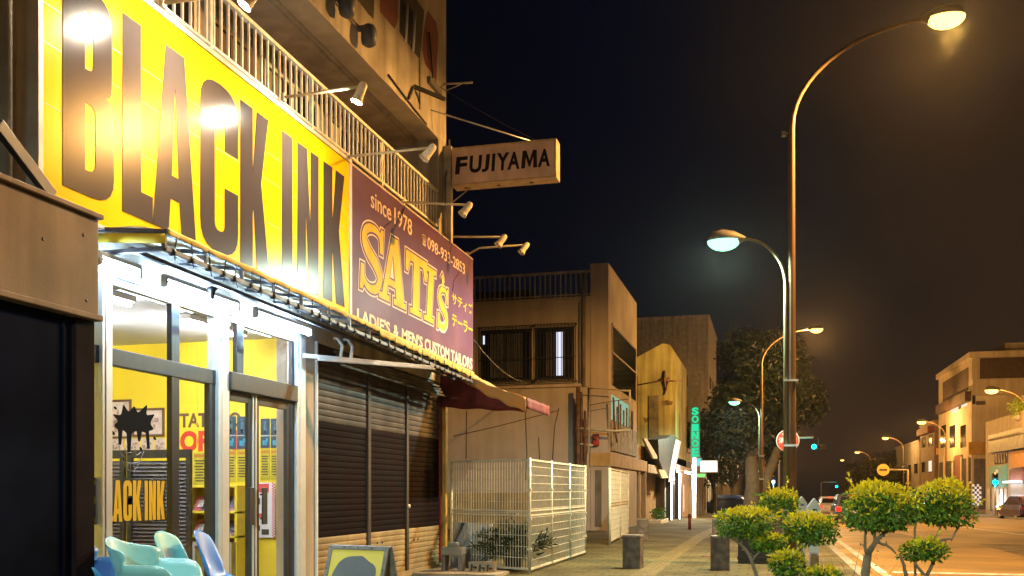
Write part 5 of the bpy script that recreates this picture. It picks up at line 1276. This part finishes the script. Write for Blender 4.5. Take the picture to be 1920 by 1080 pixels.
P = [onX(a, b, -4.55) for a, b in ((1269, 824), (1277, 828), (1262, 900), (1255, 904), (1258, 880))]
build(MB().prism(P, -XA, .05), 'sheet', pm('white_sheet', (.55, .56, .66), .6, var=.15), T)
p = onX(1236, 990, -4.55); gg = gz(p.y)
t = thing('kerb_planter', 'low white edged planter with a dark bush before the low shop', 'planter', (p.x, p.y, gg))
build(MB().box((-4.9, p.y - 1.2, gg - .05), (-4.35, p.y + 2, gg + .16)), 'box', M['white_paint'], t, bev=.02)
mb = MB()
for k in range(500): c = V((-4.62 + RN.gauss(0, .14), p.y + .4 + RN.gauss(0, .6), gg + .15 + RN.random()*.45)); leaf(mb, c, rv(), rv(), .12, .06, 0)
build(mb, 'foliage', [M['leaf_dk']], t)
p = onZ(1293, 993, gz(31)); 
t = thing('red_post', 'short dark red bollard post standing alone on the far pavement', 'bollard', p)
build(MB().tube([p, p + ZA*.52], .05, 12).tube([p + ZA*.40, p + ZA*.46], .056, 12), 'post', pm('dark_red_post', (.18, .03, .02), .5, var=.2), t)

# green vertical sign, lit boxes, pillars further along
yV = 54.5
def Lx(a, b): return onY(a, b, yV)
T = thing('green_sign', 'tall vertical green lit sign with stacked letters on a white pole', 'sign', (Lx(1303, 900).x, yV, gz(yV)))
p, q = Lx(1295, 762), Lx(1312, 858)
build(MB().box((p.x + .08, yV + .05, gz(yV)), (p.x + .3, yV + .2, q.z)), 'pole', M['white_paint'], T)
build(MB().box((p.x, yV, q.z), (q.x, yV + .22, p.z)), 'box', pm('dark_green_box', (.01, .06, .04), .5), T)
M['green_lit'] = em('green_lit_letters', (.02, .72, .33), 1.15)
fg = Frame((0, yV - .003, 0), XA, ZA); mb = MB()
for ch, t0, b0 in (('S', 764, 778), ('O', 779, 793), ('I', 795, 808), ('N', 809, 824), ('O', 825, 838), ('E', 840, 856)):
    putfit(mb, text2d(ch, .004, .05), fg, p.x + .06, Lx(1303, b0).z, q.x - .06, Lx(1303, t0).z, .002)
build(mb, 'lettering', M['green_lit'], T)
lamp('POINT', 'green_light', T, ((p.x+q.x)/2, yV - .7, 4.4), 60, (.05, 1, .45), .4)
for (a, b, c, d), lb, col, s in (((1312, 863, 1346, 886), 'white and yellow lit box sign beyond the green vertical sign', (1, .97, .72), 5), ((1304, 887, 1324, 896), 'small green lit strip sign under the white box sign', (.25, .9, .2), 1.2), ((1303, 858, 1316, 875), 'tiny square sign with a cyan outline beside the white pole', (.2, .8, .9), 1.0)):
    y = 63; p, q = onY(a, b, y), onY(c, d, y)
    t = thing('lit_sign', lb, 'sign', (p.x, y, q.z))
    build(MB().box((p.x, y, q.z), (q.x, y + .2, p.z)), 'case', M['cream_metal'], t)
    build(MB().box((p.x + .06, y - .012, q.z + .06), (q.x - .06, y - .003, p.z - .06)), 'lit_face', em('lit_face_' + lb.split()[0], col, s), t)
yR1 = 62
def block(name, label, x0, x1, y0, y1, h, mat, street, rows, cols, lit=(), wmat='darkglass', grp='buildings along the street', z0=3.4, wh=1.2):
    g = gz(y1) - .5
    T = thing(name, label, 'building', ((x0+x1)/2, y0, gz(y0)), grp)
    build(MB().box((x0, y0, g), (x1, y1, h)), 'wall', mat, T)
    build(MB().box((x0 - .1, y0 - .1, h), (x1 + .1, y1 + .1, h + .25)), 'parapet', mat, T)
    for r in range(rows):
        zz = z0 + r * 2.9
        if zz + wh > h: break
        for c in range(cols):
            yy0 = y0 + (y1 - y0)*(c + .25)/cols; yy1 = y0 + (y1 - y0)*(c + .75)/cols
            xs = x1 if street > 0 else x0; sg = street
            w = build(MB().box((xs, yy0 - .08, zz - .08), (xs + sg*.06, yy1 + .08, zz)).box((xs, yy0 - .08, zz + wh), (xs + sg*.06, yy1 + .08, zz + wh + .08)).box((xs, yy0 - .08, zz), (xs + sg*.06, yy0, zz + wh)).box((xs, yy1, zz), (xs + sg*.06, yy1 + .08, zz + wh)), 'window', M['conc_dk'], T)
            build(MB().box((xs, yy0, zz), (xs + sg*.03, yy1, zz + wh)), 'pane', M['lit_warm'] if (r, c) in lit else M[wmat], w)
        nx = max(1, cols - 1)
        for c in range(nx):
            xa = x0 + (x1-x0)*(c + .3)/nx; xb = x0 + (x1-x0)*(c + .7)/nx
            w = build(MB().box((xa - .08, y0 - .06, zz - .08), (xb + .08, y0, zz)).box((xa - .08, y0 - .06, zz + wh), (xb + .08, y0, zz + wh + .08)), 'window', M['conc_dk'], T)
            build(MB().box((xa, y0 - .03, zz), (xb, y0, zz + wh)), 'pane', M[wmat], w)
    return T
M['lit_warm'] = em('lit_warm_window', (1, .86, .6), 1.0)
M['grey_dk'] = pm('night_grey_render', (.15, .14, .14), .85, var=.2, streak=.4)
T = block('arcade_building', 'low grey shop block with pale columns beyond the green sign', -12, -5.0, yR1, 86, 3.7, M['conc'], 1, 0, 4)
mb = MB()
for k in range(8): build(MB().box((-5.0, yR1 + .3 + k*2.9, gz(yR1 + k*2.9) - .1), (-4.7, yR1 + .7 + k*2.9, 2.6)), 'column', M['plaster'], T)
mb = MB()
for k in range(7): build(MB().box((-5.0, yR1 + .9 + k*2.9, gz(yR1 + k*2.9) - .1), (-4.97, yR1 + 3.0 + k*2.9, 2.3)), 'shop_window', M['darkglass'], T)
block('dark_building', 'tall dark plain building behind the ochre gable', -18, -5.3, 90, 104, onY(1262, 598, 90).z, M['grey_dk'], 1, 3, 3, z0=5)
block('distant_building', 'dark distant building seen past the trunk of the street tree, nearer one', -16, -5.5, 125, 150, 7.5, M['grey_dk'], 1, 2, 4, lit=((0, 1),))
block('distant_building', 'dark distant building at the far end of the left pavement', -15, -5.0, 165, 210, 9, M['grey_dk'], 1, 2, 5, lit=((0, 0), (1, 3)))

# ------------------------------------------------------------------ across the road
RX2 = 17.4
M['beige'] = pm('beige_render', (.48, .40, .30), .85, var=.12, scale=.6, streak=.25)
yc = onX(1822, 900, RX2).y; ye = onX(1760, 900, RX2).y; zt = onX(1822, 660, RX2).z
T = thing('beige_building', 'beige four storey corner building with deep balconies and one lit room across the road', 'building', (RX2, yc, gz(yc)))
build(MB().box((RX2, yc, -2), (36, ye, zt - .55)), 'wall', M['beige'], T)
build(MB().box((RX2 - .25, yc - .25, zt - .55), (36, ye + .2, zt)).box((RX2 + 3, yc + 1.5, zt), (36, ye - 3, zt + .9)), 'roof', M['beige'], T, bev=.03)
S = lambda a, b: onX(a, b, RX2)                       # street face
E_ = lambda a, b: onY(a, b, yc)                        # end face
M['brown_panel'] = pm('painted_shade_and_parapet', (.05, .02, .015), .8, var=.3)  # dark panels on the wall, shade of the balcony openings put into their colour
def sface(name, a, b, c, d, mat, pr=.03):
    p, q = S(a, b), S(c, d); z0 = min(p.z, S(a, d).z); return build(MB().box((RX2 - pr, p.y, S(a, d).z), (RX2 - .001, q.y, p.z)), name, mat, T)
def eface(name, a, b, c, d, mat, pr=.03):
    p, q = E_(a, b), E_(c, d); return build(MB().box((p.x, yc - pr, q.z), (q.x, yc - .001, p.z)), name, mat, T)
eface('balcony_shade_panel', 1837, 672, 1990, 709, M['brown_panel']); eface('balcony_parapet', 1822, 712, 1990, 738, M['beige'], .5)
sface('balcony_shade_panel', 1816, 688, 1768, 735, M['brown_panel']); sface('balcony_parapet', 1821, 733, 1764, 752, M['brown_panel'], .5)
sface('lit_window', 1814, 737, 1803, 760, M['lit_warm']); sface('lit_window', 1797, 742, 1784, 771, M['lit_warm']); sface('dark_window', 1802, 737, 1798, 766, M['darkglass'])
eface('dark_window', 1823, 735, 1829, 758, M['darkglass']); eface('balcony_shade_panel', 1830, 752, 1848, 759, M['brown_panel'])
for a, b in ((1811, 1801), (1791, 1781), (1774, 1764)): sface('tall_window', a, 796, b, 838, M['darkglass'])
for k in (0, 1): pass
eface('ochre_band', 1816, 829, 1849, 852, pm('ochre_band', (.36, .2, .05), .8, var=.15), .12)
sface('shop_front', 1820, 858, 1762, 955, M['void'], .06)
for a in (1818, 1806, 1790, 1774): sface('pillar', a, 856, a - 3, 955, M['plaster'], .14)
sface('red_panel', 1805, 852, 1792, 905, pm('dark_red_panel', (.14, .03, .025), .7, var=.2), .1)
eface('shop_front', 1826, 860, 1850, 955, M['grey_dk'], .06)
p = E_(1756, 840)
t = thing('orange_sign', 'small orange board sign high on the street side of the beige building', 'sign', (RX2 - 1, ye + .4, 3.4))
a, b = onY(1756, 840, ye + .5), onY(1778, 852, ye + .5)
build(MB().box((a.x, ye + .5, b.z), (b.x, ye + .7, a.z)), 'board', pm('orange_board', (.5, .25, .04), .6, var=.15), t)
build(MB().box((b.x, ye + .55, b.z + .2), (RX2 + .2, ye + .65, b.z + .3)), 'bracket', M['rust'], t)
# near shop row on the right edge
M['pale_shop'] = pm('pale_shop_render', (.50, .42, .32), .8, var=.15, streak=.3)
yb0 = S(1848, 900).y
T = thing('corner_shop', 'two storey pale shop at the right edge with dark signboard and teal panel', 'building', (RX2, yb0 - 6, gz(yb0)))
build(MB().box((RX2, 55, -2), (30, yb0, S(1880, 782).z)), 'wall', M['pale_shop'], T)
sface('signboard', 1950, 796, 1866, 836, pm('dark_signboard', (.05, .05, .045), .5, var=.3, scale=2), .5)
sface('signboard_frame', 1950, 805, 1868, 809, M['conc_dk'], .56)
sface('window', 1889, 840, 1866, 868, M['darkglass'], .04)
for a in (1886, 1881, 1876, 1871): sface('window_bar', a, 840, a - 1.6, 868, M['pale_shop'], .09)
sface('window_ledge', 1890, 846, 1865, 849, M['pale_shop'], .2)
sface('teal_panel', 1890, 871, 1857, 912, pm('teal_panel', (.10, .38, .38), .6, var=.1), .12)
sface('white_bottle_mark', 1875, 880, 1871, 897, M['white_paint'], .16)
sh = sface('lit_shutter', 1889, 916, 1851, 958, pm('pale_lit_shutter', (.65, .66, .58), .6, var=.1, streak=.4), .05)
for a in (1884, 1876, 1868, 1860): sface('shutter_post', a, 916, a - 1.2, 958, M['conc_dk'], .1)
sface('orange_panel', 1960, 838, 1900, 872, pm('orange_panel', (.5, .26, .1), .7, var=.12), .25)
sface('red_wall', 1960, 875, 1893, 904, pm('dull_red_wall', (.22, .10, .08), .8, var=.2), .05)
sface('grey_shutter', 1960, 906, 1896, 958, M['steel'], .04)
t = thing('shop_downlight', 'bright low white light against the pale shutter across the road', 'light', S(1874, 955))
p = S(1876, 951); build(MB().box((RX2 - .35, p.y - 1.2, p.z - .1), (RX2 - .2, p.y + .6, p.z + .02)), 'housing', M['alu'], t)
build(MB().box((RX2 - .2, p.y - 1.1, p.z - .05), (RX2 - .18, p.y + .5, p.z + .1)), 'lens', em('lit_low_lamp', (.85, .88, 1), 14), t)
lamp('POINT', 'low_light', t, (RX2 - .8, p.y - .3, p.z + .5), 160, (.82, .86, 1), .2)
t = thing('strip_light', 'thin white strip light over the grey shutter at the right edge', 'light', S(1905, 903))
build(MB().box((RX2 - .5, S(1918, 900).y, S(1905, 905).z), (RX2 - .06, S(1894, 900).y, S(1905, 902).z)), 'lens', em('lit_white_strip_far', (.9, .92, 1), 6), t)
p = S(1912, 764)
t = thing('roof_plant', 'bright yellow green potted plant on the roof edge at the right', 'plant', p)
build(MB().lathe(p - ZA*.9, ZA, [(.001, 0), (.3, 0), (.38, .5), (.001, .5)], 12), 'pot', M['conc'], t)
mb = MB()
for k in range(420): c = p + rv()*RN.random()**.5*.8; leaf(mb, c, rv(), rv(), .22, .10)
build(mb, 'foliage', [leafmat('lit_roof_leaf', (.25, .34, .03))], t)
t = thing('roof_panel', 'pale panel standing on the roof behind the yellow green plant', 'panel', S(1912, 780))
build(MB().box((RX2 + .6, S(1930, 900).y - 4, S(1900, 784).z), (RX2 + .8, S(1898, 900).y, S(1900, 742).z)), 'panel', M['pale_shop'], t)
build(MB().box((RX2 + .8, S(1910, 900).y, S(1900, 784).z), (RX2 + 1.2, S(1909, 900).y, S(1900, 760).z)), 'prop', M['rust'], t)
# buildings further along on the right
b1 = block('side_building', 'narrow brown building with a red awning beyond the beige one', 17.6, 27, ye + 4, ye + 14, onY(1745, 792, ye + 4).z, pm('brown_render_far', (.16, .10, .07), .85, var=.2), -1, 2, 2, lit=((0, 0),))
build(MB().box((16.9, ye + 4, b1.location.z + 8.6), (17.6, ye + 12, b1.location.z + 9.3)), 'awning', M['red'], b1)
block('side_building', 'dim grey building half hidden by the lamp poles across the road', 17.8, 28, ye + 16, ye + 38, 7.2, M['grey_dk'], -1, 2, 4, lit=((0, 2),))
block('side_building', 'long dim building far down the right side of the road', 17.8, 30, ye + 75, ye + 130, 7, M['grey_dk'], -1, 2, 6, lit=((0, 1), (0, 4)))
# road sign on an arm, chequered board
yA_ = 104
p, q = onY(1656, 881, yA_), onY(1702, 881, yA_)
t = thing('road_sign', 'round yellowish no entry disc on a horizontal arm over the far kerb', 'road sign', (q.x, yA_, gz(yA_)))
build(MB().tube([V((q.x, yA_, gz(yA_))), V((q.x, yA_, q.z)), p + V((.6, 0, 0))], .11, 10), 'pole', M['plaster'], t)
build(MB().lathe(p, -YA, [(.001, 0), (.6, 0), (.6, .05), (.001, .05)], 24, sm=False), 'disc', pm('yellow_disc', (.75, .5, .12), .4, var=.05), t)
build(MB().box((p.x - .38, yA_ - .07, p.z - .1), (p.x + .38, yA_ - .052, p.z + .1)), 'bar', M['rust'], t)
yK = 84; p, q = onY(1823, 908, yK), onY(1840, 948, yK)
t = thing('chequered_board', 'black and white chequered board standing outside the beige building', 'board', ((p.x+q.x)/2, yK, gz(yK)))
W_, H_ = (q.x - p.x)/4, (p.z - q.z)/9
build(MB().box((p.x, yK, q.z), (q.x, yK + .12, p.z)), 'board', M['white_paint'], t)
mb = MB()
for r in range(9):
    for c in range(4):
        if (r + c) % 2: mb.box((p.x + c*W_, yK - .012, q.z + r*H_), (p.x + (c+1)*W_, yK - .001, q.z + (r+1)*H_))
build(mb, 'chequers', M['black'], t)
build(MB().box((p.x + .2, yK + .02, gz(yK)), (p.x + .3, yK + .1, q.z)).box((q.x - .3, yK + .02, gz(yK)), (q.x - .2, yK + .1, q.z)), 'leg', M['rust'], t)

# traffic signals
def signal(label, x, y, z, px, horizontal=True, lit=(0, 1, .85), n=3):
    g = gz(y); t = thing('traffic_signal', label, 'traffic light', (px, y, g), 'traffic signals down the road')
    zz = z + .35 if horizontal else z
    build(MB().tube([V((px, y, g)), V((px, y, zz + .4)), V((px + (x - px)*.2, y, zz + .55)), V((x, y, zz + .55))] if horizontal else [V((px, y, g)), V((px, y, z + .5))], .09 if horizontal else .06, 10), 'pole', M['steel'], t)
    r = .17 if horizontal else .13
    if horizontal:
        hd = build(MB().box((x - .2, y - .02, z - .24), (x + 1.15, y + .16, z + .24)).box((x + .4, y + .02, z + .24), (x + .5, y + .1, zz + .5)), 'head', M['dark_alu'], t, bev=.06)
        cs = [V((x + .05 + k*.44, y - .03, z)) for k in range(3)]
    else:
        hd = build(MB().box((x - .2, y - .02, z - .45), (x + .2, y + .16, z + .45)), 'head', M['dark_alu'], t, bev=.05)
        cs = [V((x, y - .03, z - .2)), V((x, y - .03, z + .2))]
    for k, c in enumerate(cs):
        build(MB().lathe(c, -YA, [(r, -.02), (r*.9, .02), (.001, .04)], 16).lathe(c, -YA, [(r*1.05, 0), (r*1.1, .16)], 16), 'lens', em('lit_signal', lit, 60) if k == 0 else M['void'], hd)
    return t
CY = (.0, .85, .85)
p = atd(1525, 838, 90); signal('cyan lit traffic signal hanging over the near lane in the distance', p.x, p.y, p.z, 1.0, lit=CY)
p = atd(1450, 900, 96); signal('blue lit pedestrian signal low beside the left kerb', p.x, p.y, p.z, p.x, False, (.1, .55, 1))
p = atd(1866, 899, 66); signal('cyan lit pedestrian signal in front of the teal panel across the road', p.x, p.y, p.z, p.x, False, CY)
p = atd(1568, 912, 200); signal('tiny far traffic signal at the end of the road', p.x, p.y, p.z, p.x - 3, True, CY)

# cars
def car(label, name, col, loc, rz, brake=True, fam=.0, W=1.72, Lc=4.3, Hc=1.48):
    t = thing(name, label, 'car', loc, 'cars on the road', rz)
    paint = pm(name + '_paint_' + str(round(col[0]*100)), col, .25, .1, var=.05, coat=.8)
    h = W/2
    def loft(secs, mb, m=0):
        # secs: list of (y, zlow, zhigh, halfwidth_low, halfwidth_high)
        vs = []
        for y, a, b, w0, w1 in secs: vs += [(-w0, y, a), (-w0*1.02, y, a + (b-a)*.55), (-w1, y, b), (w1, y, b), (w0*1.02, y, a + (b-a)*.55), (w0, y, a)]
        n = len(secs); fs = [(i*6+k, i*6+(k+1) % 6, (i+1)*6+(k+1) % 6, (i+1)*6+k) for i in range(n-1) for k in range(6)]
        fs += [tuple(reversed(range(6))), tuple((n-1)*6 + k for k in range(6))]
        return mb.add(vs, fs, m, False)
    L2 = Lc/2
    build(loft([(-L2, .38, .82, h*.86, h*.82), (-L2 + .12, .24, .96, h*.97, h*.9), (-L2 + .9, .2, .98, h, h*.93), (L2 - 1.3, .2, .95, h, h*.93), (L2 - .3, .22, .82, h*.96, h*.85), (L2, .36, .66, h*.84, h*.78)], MB()), 'body', paint, t, local=True, bev=.05)
    build(loft([(-L2 + .06, .955, .97, h*.82, h*.80), (-L2 + .5, .955, Hc - .1, h*.86, h*.68), (-L2 + .95, .955, Hc, h*.87, h*.70), (.25, .955, Hc, h*.87, h*.70), (L2 - 1.25, .94, .96, h*.84, h*.8)], MB()), 'cabin', paint, t, local=True, bev=.05)
    mb = MB()
    mb.add([(-h*.72, -L2 + .11, 1.02), (h*.72, -L2 + .11, 1.02), (h*.58, -L2 + .47, Hc - .13), (-h*.58, -L2 + .47, Hc - .13)], [(0, 1, 2, 3)])
    mb.add([(-h*.74, L2 - 1.28, 1.02), (h*.74, L2 - 1.28, 1.02), (h*.62, .42, Hc - .06), (-h*.62, .42, Hc - .06)], [(3, 2, 1, 0)])
    for s in (-1, 1): mb.add([(s*h*.885, -L2 + .75, 1.0), (s*h*.885, L2 - 1.55, 1.0), (s*h*.745, .3, Hc - .1), (s*h*.745, -L2 + .95, Hc - .1)], [(0, 1, 2, 3)])
    for v in mb.v: v.y += -.014 if v.y < -L2 + .6 else 0
    build(mb, 'window', M['darkglass'], t, local=True)
    for s in (-1, 1):
        for y in (-L2 + .8, L2 - .85):
            w = build(MB().lathe((s*(h - .02), y, .31), XA * s, [(.001, -.2), (.29, -.2), (.31, -.16), (.31, -.02), (.28, .0), (.2, .0), (.001, .0)], 20), 'wheel', M['black'], t, local=True)
            build(MB().lathe((s*(h - .015), y, .31), XA * s, [(.001, .004), (.18, .004), (.2, -.01)], 14), 'rim', M['alu'], w, local=True)
        build(MB().box((s*h*.62, -L2 - .005, .62), (s*h*.92, -L2 + .12, .84)), 'tail_light', (em('lit_brake_light', (1, .012, .006), 5) if brake else pm('red_lens', (.3, .01, .01), .3)), t, local=True, bev=.02)
        build(MB().box((s*h*.5, L2 - .12, .56), (s*h*.84, L2 - .01, .70)), 'headlight', M['reflector'], t, local=True, bev=.02)
    build(MB().box((-.2, -L2 - .012, .55), (.2, -L2 + .0, .70)), 'plate', M['white_paint'], t, local=True)
    if brake: build(MB().box((-.15, -L2 + .40, Hc - .07), (.15, -L2 + .46, Hc - .04)), 'brake_light', bpy.data.materials['lit_brake_light'], t, local=True)
    return t
p = atd(1554, 940, 72); car('white car with lit red brake lights driving away in the near lane', 'white_car', (.62, .62, .64), (p.x, p.y, gz(p.y) - .14), .0)
p = atd(1592, 940, 50); car('dark car with red tail lights half hidden behind the tall topiary', 'dark_car', (.05, .05, .06), (p.x, p.y, gz(p.y) - .14), .0)
p = atd(1580, 935, 98); car('small far car with red brake lights ahead of the dark car', 'far_car', (.2, .2, .22), (p.x, p.y, gz(p.y) - .14), .0)
p = atd(1914, 950, 62); car('dark plum car parked at the right kerb before the grey shutter', 'plum_car', (.07, .04, .09), (p.x, p.y, gz(p.y) - .14), math.radians(8), brake=False)
p = atd(1356, 940, 78); car('dark blue car parked on the left pavement past the green sign', 'blue_car', (.05, .07, .16), (p.x, p.y, gz(p.y)), math.radians(75), brake=False)

# overhead wires between the poles and buildings
def wire(label, a, b, sag=.4, r=.012):
    a, b = V(a), V(b); t = thing('overhead_wire', label, 'wire', a, 'overhead wires')
    build(MB().tube([a.lerp(b, k/14) - ZA*sag*4*(k/14)*(1 - k/14) for k in range(15)], r, 5), 'wire', M['black'], t)
wire('thin wire slanting down from the upper wall to the top of the projecting sign', (WX, YR - .3, 7.75), (-3.5, 14.91, 6.80), .03, .006)
wire('wire running from the purple sign corner across the tan facade', (SX, yX(887, SX), 3.9), onY(1000, 712, yT - .05), .3, .012)

# ------------------------------------------------------------------ night sky, camera, render
W = bpy.data.worlds.new('World'); SC.world = W; W.use_nodes = True
nt = W.node_tree; N = nt.nodes; L = nt.links; bg = N['Background']
sky = N.new('ShaderNodeTexSky'); sky.sky_type = 'NISHITA'; sky.sun_disc = False; sky.sun_elevation = math.radians(-6); sky.sun_rotation = math.radians(200)
tc = N.new('ShaderNodeTexCoord'); sx = N.new('ShaderNodeSeparateXYZ'); L.new(tc.outputs['Generated'], sx.inputs[0])
nz = N.new('ShaderNodeTexNoise'); nz.inputs['Scale'].default_value = 3.4; nz.inputs['Detail'].default_value = 5; L.new(tc.outputs['Generated'], nz.inputs['Vector'])
def math_(op, a, b):
    n = N.new('ShaderNodeMath'); n.operation = op
    for i, v in enumerate((a, b)):
        if isinstance(v, (int, float)): n.inputs[i].default_value = v
        else: L.new(v, n.inputs[i])
    return n.outputs[0]
s = math_('ADD', math_('MULTIPLY', sx.outputs['X'], 1.0), math_('MULTIPLY', math_('SUBTRACT', nz.outputs['Fac'], .5), .55))
rmp = N.new('ShaderNodeValToRGB'); e = rmp.color_ramp.elements
e[0].position = 0; e[0].color = (.0012, .0015, .0040, 1)
e[1].position = 1; e[1].color = (.022, .0125, .0080, 1)
for pos, c in ((.30, (.0012, .0021, .0062)), (.50, (.0024, .0032, .0066)), (.72, (.0078, .0064, .0070))):
    k = e.new(pos); k.color = (*c, 1)
mr = N.new('ShaderNodeMapRange'); mr.inputs['From Min'].default_value = -.32; mr.inputs['From Max'].default_value = .22; L.new(s, mr.inputs['Value']); L.new(mr.outputs['Result'], rmp.inputs['Fac'])
ms = N.new('ShaderNodeMix'); ms.data_type = 'RGBA'; ms.blend_type = 'ADD'; ms.inputs['Factor'].default_value = .012
L.new(rmp.outputs['Color'], ms.inputs['A']); L.new(sky.outputs['Color'], ms.inputs['B']); L.new(ms.outputs['Result'], bg.inputs['Color'])
bg.inputs['Strength'].default_value = 1.0
cam = bpy.data.cameras.new('camera'); co = bpy.data.objects.new('camera', cam); C.objects.link(co)
cam.sensor_width = 36; cam.lens = 36 * FP / 1920; cam.shift_y = (HZ - 540) / 1920; cam.clip_end = 2000; cam.clip_start = .05
co.location = CAM; co.rotation_euler = (math.pi/2, 0, TH); SC.camera = co
SC.view_settings.view_transform = 'Standard'; SC.view_settings.look = 'None'; SC.view_settings.exposure = 0; SC.view_settings.gamma = 1
SC.cycles.use_denoising = True; SC.cycles.max_bounces = 8; SC.cycles.transparent_max_bounces = 16
SC.cycles.sample_clamp_indirect = 4; SC.cycles.caustics_reflective = False; SC.cycles.caustics_refractive = False
# ------------------------------------------------------------------ thin haze added for the glow round the lamps
def haze_mat(dens):
    m = bpy.data.materials.new('lamp_glow_haze'); m.use_nodes = True
    nt = m.node_tree; nt.nodes.clear()
    v = nt.nodes.new('ShaderNodeVolumePrincipled'); v.inputs['Color'].default_value = (.9, .88, .85, 1); v.inputs['Density'].default_value = dens; v.inputs['Anisotropy'].default_value = .86
    o = nt.nodes.new('ShaderNodeOutputMaterial'); nt.links.new(v.outputs[0], o.inputs['Volume'])
    return m
o = build(MB().box((-420, -130, -13), (420, 920, 22)), 'haze', haze_mat(.0001)); o['kind'] = 'stuff'
SC.cycles.volume_bounces = 0
